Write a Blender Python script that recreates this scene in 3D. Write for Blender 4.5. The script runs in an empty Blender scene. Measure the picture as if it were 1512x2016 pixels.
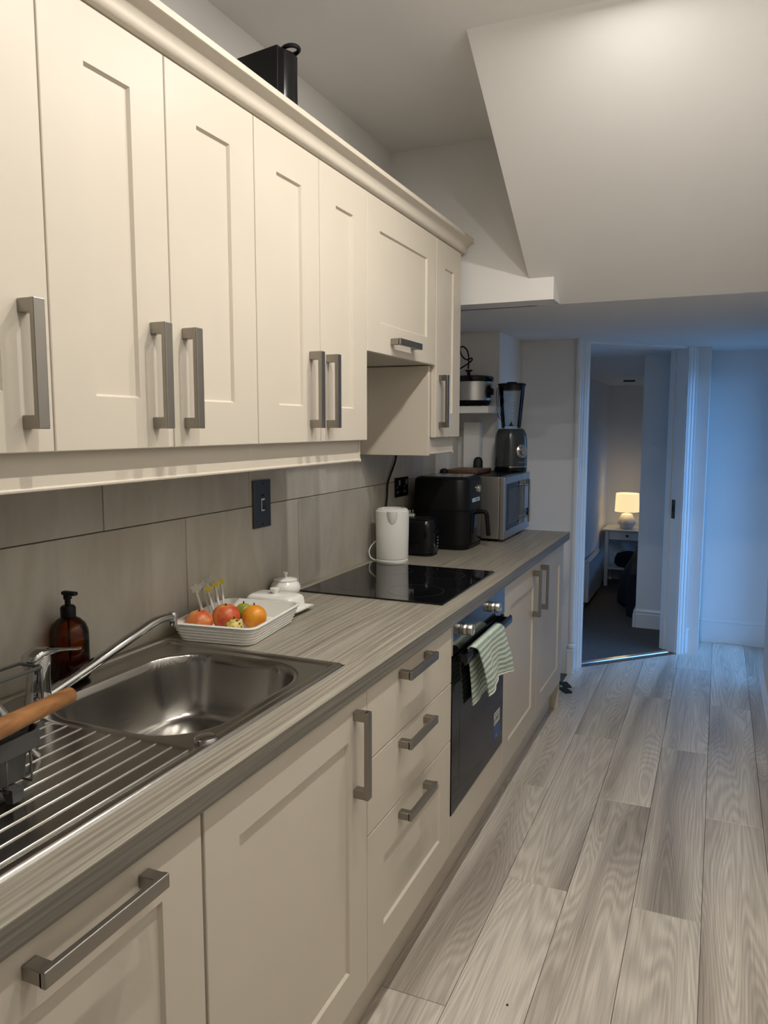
import bpy, bmesh, math, random
from mathutils import Vector, Matrix
random.seed(7)
PI = math.pi
S = bpy.context.scene
COL = S.collection

# ------------------------------------------------------------------ camera
def make_camera():
    yaw, pitch, roll = 0.4105, -0.1109, 0.0006
    F = Vector((-math.sin(yaw)*math.cos(pitch), math.cos(yaw)*math.cos(pitch), math.sin(pitch)))
    r = F.cross(Vector((0, 0, 1))).normalized(); u = r.cross(F)
    c, s = math.cos(roll), math.sin(roll)
    r2 = c*r + s*u; u2 = -s*r + c*u
    cd = bpy.data.cameras.new('camera'); co = bpy.data.objects.new('camera', cd); COL.objects.link(co)
    cd.sensor_fit = 'VERTICAL'; cd.sensor_height = 24.0; cd.lens = 1514.0/2016.0*24.0
    cd.clip_start = 0.02; cd.clip_end = 100
    m = Matrix(((r2.x, u2.x, -F.x), (r2.y, u2.y, -F.y), (r2.z, u2.z, -F.z))).to_4x4()
    m.translation = (1.295, -0.1518, 1.4458)
    co.matrix_world = m
    S.camera = co
make_camera()
S.view_settings.view_transform = 'Standard'
S.view_settings.look = 'None'
S.view_settings.gamma = 1
S.view_settings.use_curve_mapping = False
S.view_settings.exposure = 0.0

# ------------------------------------------------------------------ world: dusk sky
W = bpy.data.worlds.new('world'); S.world = W; W.use_nodes = True
bg = W.node_tree.nodes['Background']
bg.inputs[1].default_value = 7.4
_nt = W.node_tree; _tc = _nt.nodes.new('ShaderNodeTexCoord'); _sp = _nt.nodes.new('ShaderNodeSeparateXYZ'); _rp = _nt.nodes.new('ShaderNodeValToRGB')
_nt.links.new(_tc.outputs['Generated'], _sp.inputs[0]); _nt.links.new(_sp.outputs[2], _rp.inputs[0]); _nt.links.new(_rp.outputs[0], bg.inputs[0])
_e = _rp.color_ramp.elements; _e[0].position = 0.0; _e[0].color = (0.03, 0.07, 0.14, 1); _e[1].position = 0.03; _e[1].color = (0.14, 0.43, 1.0, 1)
# portal over the glazed hall door so the sky is sampled well
pl = bpy.data.lights.new('hall_door_portal', 'AREA'); pl.shape = 'RECTANGLE'; pl.size = 0.9; pl.size_y = 1.8
pl.cycles.is_portal = True
po = bpy.data.objects.new('hall_door_portal', pl); COL.objects.link(po)
po.location = (1.74, 4.86, 1.0); po.rotation_euler = (0, PI/2, 0)   # -Z points to -X
pl.size = 1.8; pl.size_y = 0.9
pl2 = bpy.data.lights.new('added_window_portal', 'AREA'); pl2.shape = 'RECTANGLE'; pl2.size = 0.62; pl2.size_y = 0.62; pl2.cycles.is_portal = True  # portal for the unseen bedroom window, added for blue sky fill
po2 = bpy.data.objects.new('added_window_portal', pl2); COL.objects.link(po2); po2.location = (2.60, 6.625, 1.275); po2.rotation_euler = (0, PI/2, 0)
# recessed kitchen downlights (bodies are built further down, at the same places)
LAMPS = [(1.05, 1.85), (1.05, 1.32), (1.05, 0.55)]
LAMP_W = 8.9
for i, (lx, ly) in enumerate(LAMPS):
    ld = bpy.data.lights.new('downlight_lamp', 'AREA'); ld.shape = 'DISK'; ld.size = 0.032
    ld.energy = LAMP_W; ld.color = (1.0, 0.96, 0.895)
    lo = bpy.data.objects.new('downlight_lamp', ld); COL.objects.link(lo); lo.location = (lx, ly, 2.5545)

# ------------------------------------------------------------------ material helpers
def newmat(name):
    m = bpy.data.materials.new(name); m.use_nodes = True
    nt = m.node_tree; return m, nt, nt.nodes['Principled BSDF']
def setp(b, **k):
    names = dict(col='Base Color', rough='Roughness', metal='Metallic', spec='Specular IOR Level', trans='Transmission Weight',
                 ior='IOR', coat='Coat Weight', coatr='Coat Roughness', emit='Emission Color', emits='Emission Strength', alpha='Alpha', aniso='Anisotropic', sheen='Sheen Weight')
    for a, v in k.items():
        if a in ('col', 'emit') and len(v) == 3: v = (*v, 1)
        b.inputs[names[a]].default_value = v
def N(nt, t, **k):
    n = nt.nodes.new(t)
    for a, v in k.items():
        if a.startswith('i_'): n.inputs[int(a[2:]) if a[2:].isdigit() else a[2:]].default_value = v
        else: setattr(n, a, v)
    return n
def L(nt, a, b): nt.links.new(a, b)
def ramp(nt, fac, stops):
    r = nt.nodes.new('ShaderNodeValToRGB'); e = r.color_ramp.elements
    while len(e) < len(stops): e.new(0.5)
    for q, (p, c) in zip(e, stops): q.position = p; q.color = (*c, 1)
    L(nt, fac, r.inputs[0]); return r.outputs[0]
def bump(nt, b, h, strength=0.1, dist=0.002):
    bp = N(nt, 'ShaderNodeBump'); bp.inputs['Strength'].default_value = strength; bp.inputs['Distance'].default_value = dist
    L(nt, h, bp.inputs['Height']); L(nt, bp.outputs[0], b.inputs['Normal'])
def mapping(nt, src, scale=(1, 1, 1), loc=None):
    mp = N(nt, 'ShaderNodeMapping'); mp.inputs['Scale'].default_value = scale
    L(nt, src, mp.inputs['Vector'])
    if loc is not None: L(nt, loc, mp.inputs['Location'])
    return mp.outputs[0]
def simple(name, col, rough=0.5, metal=0.0, noise=0.0, nscale=40.0, bmp=0.0, **k):
    m, nt, b = newmat(name); setp(b, col=col, rough=rough, metal=metal, **k)
    if noise or bmp:
        tc = N(nt, 'ShaderNodeTexCoord'); n = N(nt, 'ShaderNodeTexNoise'); n.inputs['Scale'].default_value = nscale; n.inputs['Detail'].default_value = 3
        L(nt, tc.outputs['Object'], n.inputs['Vector'])
        if noise:
            a = tuple(max(0, c*(1-noise)) for c in col); c2 = tuple(min(1, c*(1+noise)) for c in col)
            L(nt, ramp(nt, n.outputs[0], [(0.3, a), (0.7, c2)]), b.inputs['Base Color'])
        if bmp: bump(nt, b, n.outputs[0], bmp, 0.001)
    return m

M = {}
M['cab'] = simple('cabinet_paint', (0.64, 0.575, 0.480), 0.42, noise=0.02, nscale=3, spec=0.4)
M['cab_in'] = simple('cabinet_carcass', (0.50, 0.45, 0.385), 0.5, noise=0.02, nscale=5)
M['wall'] = simple('wall_paint', (0.80, 0.785, 0.76), 0.75, noise=0.02, nscale=2.5, bmp=0.05)
M['soffit'] = simple('soffit_paint', (0.80, 0.785, 0.765), 0.45, noise=0.015, nscale=3, bmp=0.03)
M['trim'] = simple('gloss_trim_paint', (0.78, 0.78, 0.76), 0.3, noise=0.015, nscale=6)
M['white_plastic'] = simple('white_plastic', (0.80, 0.79, 0.75), 0.35)
M['ceramic'] = simple('white_ceramic', (0.85, 0.83, 0.78), 0.18, coat=0.4)
M['shelf_white'] = simple('white_laminate', (0.75, 0.74, 0.71), 0.4)
M['black_gloss'] = simple('black_gloss_plastic', (0.005, 0.005, 0.006), 0.16, spec=0.35)
M['black'] = simple('black_plastic', (0.004, 0.004, 0.0045), 0.45, spec=0.25)
M['black_matt'] = simple('black_matt', (0.008, 0.008, 0.009), 0.65)
M['glass_black'] = simple('black_ceramic_glass', (0.006, 0.006, 0.007), 0.05, spec=0.55)
M['oven_window'] = simple('smoked_oven_glass', (0.011, 0.011, 0.011), 0.10, spec=0.16)
M['print_grey'] = simple('grey_print', (0.16, 0.16, 0.16), 0.4)
M['faint_grey'] = simple('faint_grey_print', (0.035, 0.035, 0.036), 0.3)
M['oven_glass'] = simple('black_oven_glass', (0.005, 0.005, 0.006), 0.06, spec=0.16)
M['print_white'] = simple('white_print', (0.75, 0.75, 0.73), 0.4)
M['print_blue'] = simple('blue_print', (0.03, 0.09, 0.28), 0.4)
M['print_paleblue'] = simple('pale_blue_print', (0.45, 0.58, 0.80), 0.4)
M['print_black'] = simple('black_print', (0.02, 0.02, 0.02), 0.5)
M['chrome'] = simple('chrome', (0.58, 0.58, 0.585), 0.06, 1.0)
M['grey_plastic'] = simple('grey_rack_plastic', (0.055, 0.056, 0.056), 0.4, noise=0.04)
M['grey_wire'] = simple('grey_coated_wire', (0.09, 0.088, 0.082), 0.35)
M['dark_grey'] = simple('dark_grey_enamel', (0.035, 0.042, 0.045), 0.22, coat=0.3)
M['lampbase'] = simple('white_ribbed_ceramic', (0.70, 0.69, 0.66), 0.4)
M['navy'] = simple('navy_bedding', (0.006, 0.008, 0.016), 0.9, noise=0.2, nscale=30)
M['heater'] = simple('heater_enamel', (0.60, 0.62, 0.66), 0.35)
M['brass'] = simple('aged_brass', (0.10, 0.08, 0.06), 0.35, 0.9)
M['alu'] = simple('polished_aluminium', (0.80, 0.80, 0.80), 0.18, 1.0)
M['rubber'] = simple('black_rubber', (0.012, 0.012, 0.012), 0.7)
M['yellow'] = simple('yellow_enamel', (0.72, 0.60, 0.06), 0.4)
M['pale_steel'] = simple('pale_flower_metal', (0.66, 0.66, 0.60), 0.45, 0.0)

def mat_brushed(name, col, rough, sc=(1, 200, 200), bs=0.06):
    m, nt, b = newmat(name); setp(b, col=col, rough=rough, metal=1.0)
    tc = N(nt, 'ShaderNodeTexCoord'); v = mapping(nt, tc.outputs['Object'], sc)
    n = N(nt, 'ShaderNodeTexNoise'); n.inputs['Scale'].default_value = 6; n.inputs['Detail'].default_value = 4; L(nt, v, n.inputs['Vector'])
    mr = N(nt, 'ShaderNodeMapRange'); mr.inputs[3].default_value = rough*0.8; mr.inputs[4].default_value = rough*1.25
    L(nt, n.outputs[0], mr.inputs[0]); L(nt, mr.outputs[0], b.inputs['Roughness'])
    bump(nt, b, n.outputs[0], bs, 0.0006); return m
M['handle'] = mat_brushed('brushed_nickel', (0.33, 0.31, 0.28), 0.36, (60, 60, 60), 0.03)
M['steel'] = mat_brushed('brushed_steel', (0.42, 0.405, 0.38), 0.22, (90, 3.0, 40), 0.025)
M['steel_bowl'] = M['steel']
M['steel_side'] = mat_brushed('appliance_steel', (0.50, 0.49, 0.47), 0.40, (3, 90, 90), 0.02)
M['rib'] = simple('polished_steel', (0.62, 0.60, 0.57), 0.16, 1.0)
M['knob'] = mat_brushed('knob_steel', (0.62, 0.60, 0.57), 0.28, (40, 40, 40), 0.02)

def mat_tile():
    m, nt, b = newmat('stone_tile'); setp(b, rough=0.42)
    tc = N(nt, 'ShaderNodeTexCoord'); oi = N(nt, 'ShaderNodeObjectInfo')
    mul = N(nt, 'ShaderNodeMath', operation='MULTIPLY'); mul.inputs[1].default_value = 37.0; L(nt, oi.outputs['Random'], mul.inputs[0])
    cmb = N(nt, 'ShaderNodeCombineXYZ'); 
    for k in range(3): L(nt, mul.outputs[0], cmb.inputs[k])
    v = mapping(nt, tc.outputs['Object'], (1, 1, 1), cmb.outputs[0])
    # soft cloud
    n1 = N(nt, 'ShaderNodeTexNoise'); n1.inputs['Scale'].default_value = 3.0; n1.inputs['Detail'].default_value = 6; n1.inputs['Roughness'].default_value = .6; n1.inputs['Distortion'].default_value = 0.8
    L(nt, v, n1.inputs['Vector'])
    # streaky strata, steeply inclined
    mp = N(nt, 'ShaderNodeMapping'); mp.inputs['Rotation'].default_value = (0.62, 0, 0); mp.inputs['Scale'].default_value = (1, 5, 1.2); L(nt, v, mp.inputs['Vector'])
    n2 = N(nt, 'ShaderNodeTexNoise'); n2.inputs['Scale'].default_value = 2.2; n2.inputs['Detail'].default_value = 5; n2.inputs['Distortion'].default_value = 1.2; L(nt, mp.outputs[0], n2.inputs['Vector'])
    mx = N(nt, 'ShaderNodeMath', operation='ADD'); L(nt, n1.outputs[0], mx.inputs[0]); L(nt, n2.outputs[0], mx.inputs[1])
    hf = N(nt, 'ShaderNodeMath', operation='MULTIPLY'); hf.inputs[1].default_value = .5; L(nt, mx.outputs[0], hf.inputs[0])
    c = ramp(nt, hf.outputs[0], [(0.30, (0.365, 0.330, 0.268)), (0.5, (0.460, 0.425, 0.355)), (0.72, (0.56, 0.53, 0.465))])
    # pale veins
    n3 = N(nt, 'ShaderNodeTexNoise'); n3.inputs['Scale'].default_value = 1.4; n3.inputs['Detail'].default_value = 5; n3.inputs['Distortion'].default_value = 1.5; L(nt, mp.outputs[0], n3.inputs['Vector'])
    sb = N(nt, 'ShaderNodeMath', operation='SUBTRACT'); sb.inputs[1].default_value = .5; L(nt, n3.outputs[0], sb.inputs[0])
    ab = N(nt, 'ShaderNodeMath', operation='ABSOLUTE'); L(nt, sb.outputs[0], ab.inputs[0])
    vf = N(nt, 'ShaderNodeMapRange'); vf.inputs[1].default_value = 0.0; vf.inputs[2].default_value = 0.012; vf.inputs[3].default_value = 0.16; vf.inputs[4].default_value = 0; L(nt, ab.outputs[0], vf.inputs[0])
    mc = N(nt, 'ShaderNodeMix', data_type='RGBA'); L(nt, vf.outputs[0], mc.inputs[0]); L(nt, c, mc.inputs[6]); mc.inputs[7].default_value = (0.56, 0.545, 0.49, 1)
    # per-tile value
    pv = N(nt, 'ShaderNodeMapRange'); pv.inputs[3].default_value = 0.90; pv.inputs[4].default_value = 1.14; L(nt, oi.outputs['Random'], pv.inputs[0])
    hs = N(nt, 'ShaderNodeHueSaturation'); L(nt, pv.outputs[0], hs.inputs['Value']); L(nt, mc.outputs[2], hs.inputs['Color'])
    L(nt, hs.outputs[0], b.inputs['Base Color']); bump(nt, b, hf.outputs[0], 0.15, 0.003)
    return m
M['tile'] = mat_tile()
M['grout'] = simple('dark_grout', (0.13, 0.12, 0.10), 0.8)

def mat_floor():
    m, nt, b = newmat('grey_oak_laminate'); setp(b, rough=0.34, spec=0.5)
    tc = N(nt, 'ShaderNodeTexCoord'); oi = N(nt, 'ShaderNodeObjectInfo')
    mul = N(nt, 'ShaderNodeMath', operation='MULTIPLY'); mul.inputs[1].default_value = 53.0; L(nt, oi.outputs['Random'], mul.inputs[0])
    cmb = N(nt, 'ShaderNodeCombineXYZ'); 
    for k in range(3): L(nt, mul.outputs[0], cmb.inputs[k])
    v = mapping(nt, tc.outputs['Object'], (1, 1, 1), cmb.outputs[0])
    # cathedral figure: contour lines of a stretched smooth field
    v1 = mapping(nt, v, (7.0, 0.62, 1))
    n1 = N(nt, 'ShaderNodeTexNoise'); n1.inputs['Scale'].default_value = 1.0; n1.inputs['Detail'].default_value = 1.0; n1.inputs['Roughness'].default_value = .30; n1.inputs['Distortion'].default_value = 0.55; L(nt, v1, n1.inputs['Vector'])
    vw = mapping(nt, v, (60, 4, 1))
    nw = N(nt, 'ShaderNodeTexNoise'); nw.inputs['Scale'].default_value = 1.0; nw.inputs['Detail'].default_value = 2; L(nt, vw, nw.inputs['Vector'])
    mw = N(nt, 'ShaderNodeMath', operation='MULTIPLY_ADD'); mw.inputs[1].default_value = 0.016; L(nt, nw.outputs[0], mw.inputs[0]); L(nt, n1.outputs[0], mw.inputs[2])
    ms = N(nt, 'ShaderNodeMath', operation='MULTIPLY'); ms.inputs[1].default_value = 215.0; L(nt, mw.outputs[0], ms.inputs[0])
    sn = N(nt, 'ShaderNodeMath', operation='SINE'); L(nt, ms.outputs[0], sn.inputs[0])
    # fine fibres
    v2 = mapping(nt, v, (230, 5, 1))
    n2 = N(nt, 'ShaderNodeTexNoise'); n2.inputs['Scale'].default_value = 1.0; n2.inputs['Detail'].default_value = 3; L(nt, v2, n2.inputs['Vector'])
    # broad tone: darker heart where field is high
    heart = ramp(nt, n1.outputs[0], [(0.36, (0.76, 0.70, 0.61)), (0.50, (0.69, 0.63, 0.545)), (0.60, (0.58, 0.522, 0.45)), (0.72, (0.42, 0.37, 0.315))])
    ln = N(nt, 'ShaderNodeMapRange'); ln.inputs[1].default_value = -1; ln.inputs[2].default_value = 1; ln.inputs[3].default_value = 0.87; ln.inputs[4].default_value = 1.08; L(nt, sn.outputs[0], ln.inputs[0])
    fb = N(nt, 'ShaderNodeMapRange'); fb.inputs[1].default_value = .25; fb.inputs[2].default_value = .75; fb.inputs[3].default_value = 0.80; fb.inputs[4].default_value = 1.17; L(nt, n2.outputs[0], fb.inputs[0])
    pv = N(nt, 'ShaderNodeMapRange'); pv.inputs[3].default_value = 0.92; pv.inputs[4].default_value = 1.10; L(nt, oi.outputs['Random'], pv.inputs[0])
    p1 = N(nt, 'ShaderNodeMath', operation='MULTIPLY'); L(nt, ln.outputs[0], p1.inputs[0]); L(nt, fb.outputs[0], p1.inputs[1])
    p2 = N(nt, 'ShaderNodeMath', operation='MULTIPLY'); L(nt, p1.outputs[0], p2.inputs[0]); L(nt, pv.outputs[0], p2.inputs[1])
    hs = N(nt, 'ShaderNodeHueSaturation'); L(nt, p2.outputs[0], hs.inputs['Value']); L(nt, heart, hs.inputs['Color'])
    L(nt, hs.outputs[0], b.inputs['Base Color']); bump(nt, b, p1.outputs[0], 0.08, 0.001)
    return m
M['floor'] = mat_floor()

def mat_worktop(name='grey_wood_laminate_worktop', k=1.0):
    m, nt, b = newmat(name); setp(b, rough=0.38)
    tc = N(nt, 'ShaderNodeTexCoord')
    nd = N(nt, 'ShaderNodeTexNoise'); nd.inputs['Scale'].default_value = 1.6; nd.inputs['Detail'].default_value = 1
    L(nt, mapping(nt, tc.outputs['Object'], (2.2, 1.0, 2.2)), nd.inputs['Vector'])
    md = N(nt, 'ShaderNodeMath', operation='MULTIPLY'); md.inputs[1].default_value = 0.018; L(nt, nd.outputs[0], md.inputs[0])
    cm = N(nt, 'ShaderNodeCombineXYZ'); L(nt, md.outputs[0], cm.inputs[0]); L(nt, md.outputs[0], cm.inputs[2])
    va = N(nt, 'ShaderNodeVectorMath', operation='ADD'); L(nt, tc.outputs['Object'], va.inputs[0]); L(nt, cm.outputs[0], va.inputs[1])
    n1 = N(nt, 'ShaderNodeTexNoise'); n1.inputs['Scale'].default_value = 1; n1.inputs['Detail'].default_value = 4; n1.inputs['Roughness'].default_value = .65
    L(nt, mapping(nt, va.outputs[0], (150, 0.7, 150)), n1.inputs['Vector'])
    c = ramp(nt, n1.outputs[0], [(p_, tuple(q_*k for q_ in c_)) for p_, c_ in [(0.28, (0.165, 0.145, 0.112)), (0.5, (0.300, 0.272, 0.220)), (0.68, (0.44, 0.405, 0.335))]])
    L(nt, c, b.inputs['Base Color']); bump(nt, b, n1.outputs[0], 0.25, 0.001)
    return m
M['worktop'] = mat_worktop()
M['worktop_dark'] = mat_worktop('darker_worktop_laminate', 0.55)

def mat_wood(name, c0, c1, sc=(8, 60, 60), rough=0.45):
    m, nt, b = newmat(name); setp(b, rough=rough)
    tc = N(nt, 'ShaderNodeTexCoord'); n = N(nt, 'ShaderNodeTexNoise'); n.inputs['Scale'].default_value = 1; n.inputs['Detail'].default_value = 4; n.inputs['Distortion'].default_value = .6
    L(nt, mapping(nt, tc.outputs['Object'], sc), n.inputs['Vector'])
    L(nt, ramp(nt, n.outputs[0], [(0.3, c0), (0.7, c1)]), b.inputs['Base Color']); bump(nt, b, n.outputs[0], 0.1, 0.001); return m
M['wood_handle'] = mat_wood('oiled_beech', (0.20, 0.078, 0.022), (0.42, 0.195, 0.066), (60, 12, 60))
M['board'] = mat_wood('chopping_board_wood', (0.075, 0.032, 0.014), (0.15, 0.07, 0.032), (50, 6, 50))

def mat_carpet():
    m, nt, b = newmat('grey_brown_carpet'); setp(b, rough=0.95)
    tc = N(nt, 'ShaderNodeTexCoord'); n = N(nt, 'ShaderNodeTexNoise'); n.inputs['Scale'].default_value = 220; n.inputs['Detail'].default_value = 2
    L(nt, tc.outputs['Object'], n.inputs['Vector']); L(nt, ramp(nt, n.outputs[0], [(0.3, (0.07, 0.063, 0.055)), (0.7, (0.15, 0.135, 0.118))]), b.inputs['Base Color']); bump(nt, b, n.outputs[0], 0.6, 0.004); return m
M['carpet'] = mat_carpet()

def mat_towel():
    m, nt, b = newmat('striped_terry_towel'); setp(b, rough=0.95, sheen=0.3)
    uv = N(nt, 'ShaderNodeUVMap'); sep = N(nt, 'ShaderNodeSeparateXYZ'); L(nt, uv.outputs[0], sep.inputs[0])
    a = N(nt, 'ShaderNodeMath', operation='MULTIPLY'); a.inputs[1].default_value = 2*PI/0.0185; L(nt, sep.outputs[1], a.inputs[0])
    n = N(nt, 'ShaderNodeTexNoise'); n.inputs['Scale'].default_value = 60; n.inputs['Detail'].default_value = 1; L(nt, uv.outputs[0], n.inputs['Vector'])
    ad = N(nt, 'ShaderNodeMath', operation='MULTIPLY_ADD'); ad.inputs[1].default_value = 1.6; L(nt, n.outputs[0], ad.inputs[0]); L(nt, a.outputs[0], ad.inputs[2])
    s = N(nt, 'ShaderNodeMath', operation='SINE'); L(nt, ad.outputs[0], s.inputs[0])
    f = N(nt, 'ShaderNodeMapRange'); f.inputs[1].default_value = -.35; f.inputs[2].default_value = .35; L(nt, s.outputs[0], f.inputs[0])
    L(nt, ramp(nt, f.outputs[0], [(0, (0.215, 0.34, 0.26)), (1, (0.66, 0.72, 0.63))]), b.inputs['Base Color'])
    n2 = N(nt, 'ShaderNodeTexNoise'); n2.inputs['Scale'].default_value = 900; L(nt, uv.outputs[0], n2.inputs['Vector']); bump(nt, b, n2.outputs[0], 0.5, 0.003)
    return m
M['towel'] = mat_towel()
M['hem'] = simple('cream_towel_hem', (0.70, 0.66, 0.58), 0.9, noise=0.08, nscale=300, bmp=0.3)

def mat_fruit(name, stops, sc=30, rough=0.4, det=3):
    m, nt, b = newmat(name); setp(b, rough=rough)
    tc = N(nt, 'ShaderNodeTexCoord'); n = N(nt, 'ShaderNodeTexNoise'); n.inputs['Scale'].default_value = sc; n.inputs['Detail'].default_value = det
    L(nt, tc.outputs['Object'], n.inputs['Vector']); L(nt, ramp(nt, n.outputs[0], stops), b.inputs['Base Color']); return m
M['apple'] = mat_fruit('apple_skin', [(0.35, (0.50, 0.055, 0.025)), (0.5, (0.62, 0.15, 0.04)), (0.65, (0.66, 0.30, 0.09))], 28)
M['orange'] = mat_fruit('orange_peel', [(0.4, (0.72, 0.25, 0.012)), (0.6, (0.80, 0.32, 0.02))], 40)
M['lime'] = mat_fruit('lime_peel', [(0.4, (0.22, 0.26, 0.02)), (0.6, (0.34, 0.36, 0.035))], 40)
M['speckled'] = mat_fruit('speckled_yellow_skin', [(0.40, (0.05, 0.035, 0.01)), (0.45, (0.60, 0.46, 0.10)), (0.6, (0.68, 0.55, 0.14))], 130, 0.45, 1)

def mat_glass(name, col, rough=0.02, mixf=0.12, tint=None):
    """thin pane: tinted transparency plus a mirror sheen"""
    m = bpy.data.materials.new(name); m.use_nodes = True; nt = m.node_tree; nt.nodes.clear()
    o = N(nt, 'ShaderNodeOutputMaterial'); t = N(nt, 'ShaderNodeBsdfTransparent'); t.inputs[0].default_value = (*col, 1)
    g = N(nt, 'ShaderNodeBsdfGlossy'); g.inputs['Roughness'].default_value = rough
    fr = N(nt, 'ShaderNodeFresnel'); fr.inputs[0].default_value = 1.45
    mx = N(nt, 'ShaderNodeMixShader'); L(nt, fr.outputs[0], mx.inputs[0]); L(nt, t.outputs[0], mx.inputs[1]); L(nt, g.outputs[0], mx.inputs[2]); L(nt, mx.outputs[0], o.inputs[0]); return m
M['pane'] = mat_glass('window_glass', (0.97, 0.98, 0.98))
M['jar'] = mat_glass('clear_jar_glass', (0.86, 0.88, 0.88))
M['amber'] = mat_glass('amber_glass', (0.50, 0.20, 0.035), 0.05)
M['soap'] = simple('amber_soap', (0.19, 0.065, 0.008), 0.25)

def mat_shade():
    m, nt, b = newmat('cream_lampshade'); setp(b, col=(0.85, 0.74, 0.48), rough=0.8, emit=(1.0, 0.76, 0.38), emits=0.95); return m
M['shade'] = mat_shade()
m_, nt_, b_ = newmat('lit_downlight'); setp(b_, col=(1, 1, 1), emit=(1.0, 0.82, 0.6), emits=12.0); M['lens'] = m_

# ------------------------------------------------------------------ object helpers
def obj(name, bm, mat, parent=None, smooth=False, sharp=None):
    me = bpy.data.meshes.new(name); bm.to_mesh(me); bm.free()
    o = bpy.data.objects.new(name, me); COL.objects.link(o)
    if mat is not None: me.materials.append(M[mat] if isinstance(mat, str) else mat)
    if smooth:
        for p in me.polygons: p.use_smooth = True
        if sharp: me.set_sharp_from_angle(angle=sharp)
    if parent is not None: adopt(o, parent)
    return o
ROOTLOC = {}
def wloc(o): return ROOTLOC.get(o.name, Matrix.Identity(4))
def adopt(o, parent):
    o.parent = parent; o.matrix_parent_inverse = wloc(parent).inverted()
def thing(name, label, cat, loc=(0, 0, 0), group=None):
    o = bpy.data.objects.new(name, None); COL.objects.link(o); o.empty_display_size = 0.05
    o.location = loc; ROOTLOC[o.name] = Matrix.Translation(loc)
    o['label'] = label; o['category'] = cat
    if group: o['group'] = group
    return o
def tag(o, label, cat, group=None):
    o['label'] = label; o['category'] = cat
    if group: o['group'] = group
    return o
def struct(o): o['kind'] = 'structure'; return o
def box(x0, x1, y0, y1, z0, z1, bev=0.0, seg=2, bm=None):
    b = bmesh.new()
    vs = [b.verts.new((x, y, z)) for x in (x0, x1) for y in (y0, y1) for z in (z0, z1)]
    for f in ((0, 1, 3, 2), (4, 6, 7, 5), (0, 4, 5, 1), (2, 3, 7, 6), (0, 2, 6, 4), (1, 5, 7, 3)): b.faces.new([vs[i] for i in f])
    b.normal_update()
    if bev: bmesh.ops.bevel(b, geom=b.edges[:], offset=bev, segments=seg, affect='EDGES', profile=0.5)
    return merge(bm, b) if bm is not None else b
def merge(dst, src):
    me = bpy.data.meshes.new('tmp'); src.to_mesh(me); src.free(); dst.from_mesh(me); bpy.data.meshes.remove(me); return dst
def xf(bm, mat): bmesh.ops.transform(bm, matrix=mat, verts=bm.verts); return bm
def rotz(bm, a, c=(0, 0, 0)):
    c = Vector(c); return xf(bm, Matrix.Translation(c) @ Matrix.Rotation(a, 4, 'Z') @ Matrix.Translation(-c))
def lathe(prof, c=(0, 0, 0), n=32, axis='Z', bm=None):
    """prof: list of (r, h)"""
    b = bmesh.new(); rings = []
    for r, h in prof:
        if r < 1e-6: rings.append([b.verts.new((0, 0, h))])
        else: rings.append([b.verts.new((r*math.cos(2*PI*i/n), r*math.sin(2*PI*i/n), h)) for i in range(n)])
    for A, B in zip(rings, rings[1:]):
        for i in range(n):
            j = (i+1) % n
            if len(A) == 1 and len(B) == 1: continue
            if len(A) == 1: b.faces.new((A[0], B[j], B[i]))
            elif len(B) == 1: b.faces.new((A[i], A[j], B[0]))
            else: b.faces.new((A[i], A[j], B[j], B[i]))
    if len(rings[0]) > 1: b.faces.new(rings[0][::-1])
    if len(rings[-1]) > 1: b.faces.new(rings[-1])
    R = {'Z': Matrix.Identity(4), 'X': Matrix.Rotation(PI/2, 4, 'Y'), 'Y': Matrix.Rotation(-PI/2, 4, 'X')}[axis]
    xf(b, Matrix.Translation(c) @ R)
    b.normal_update(); bmesh.ops.recalc_face_normals(b, faces=b.faces)
    return merge(bm, b) if bm is not None else b
def catmull(pts, k=8):
    P = [Vector(p) for p in pts]; out = []
    for i in range(len(P)-1):
        p0 = P[max(i-1, 0)]; p1 = P[i]; p2 = P[i+1]; p3 = P[min(i+2, len(P)-1)]
        for j in range(k):
            t = j/k
            out.append(0.5*((2*p1)+(-p0+p2)*t+(2*p0-5*p1+4*p2-p3)*t*t+(-p0+3*p1-3*p2+p3)*t**3))
    out.append(P[-1]); return out
def tube(pts, r, n=8, closed=False, bm=None, flat=1.0):
    """tube along points; r number or list; flat scales the second axis"""
    P = [Vector(p) for p in pts]; b = bmesh.new(); rings = []
    N0 = None
    for i, p in enumerate(P):
        if closed: t = P[(i+1) % len(P)]-P[i-1]
        else: t = P[min(i+1, len(P)-1)]-P[max(i-1, 0)]
        t.normalize()
        if N0 is None:
            a = Vector((0, 0, 1)) if abs(t.z) < .9 else Vector((1, 0, 0)); N0 = (a - t*a.dot(t)).normalized()
        else: N0 = (N0 - t*N0.dot(t)).normalized()
        B = t.cross(N0); rr = r[i] if isinstance(r, (list, tuple)) else r
        rings.append([b.verts.new(p + N0*rr*flat*math.cos(2*PI*k/n) + B*rr*math.sin(2*PI*k/n)) for k in range(n)])
    m = len(rings)
    for i in range(m if closed else m-1):
        A, C = rings[i], rings[(i+1) % m]
        for k in range(n): b.faces.new((A[k], A[(k+1) % n], C[(k+1) % n], C[k]))
    if not closed: b.faces.new(rings[0][::-1]); b.faces.new(rings[-1])
    bmesh.ops.recalc_face_normals(b, faces=b.faces)
    return merge(bm, b) if bm is not None else b
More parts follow.
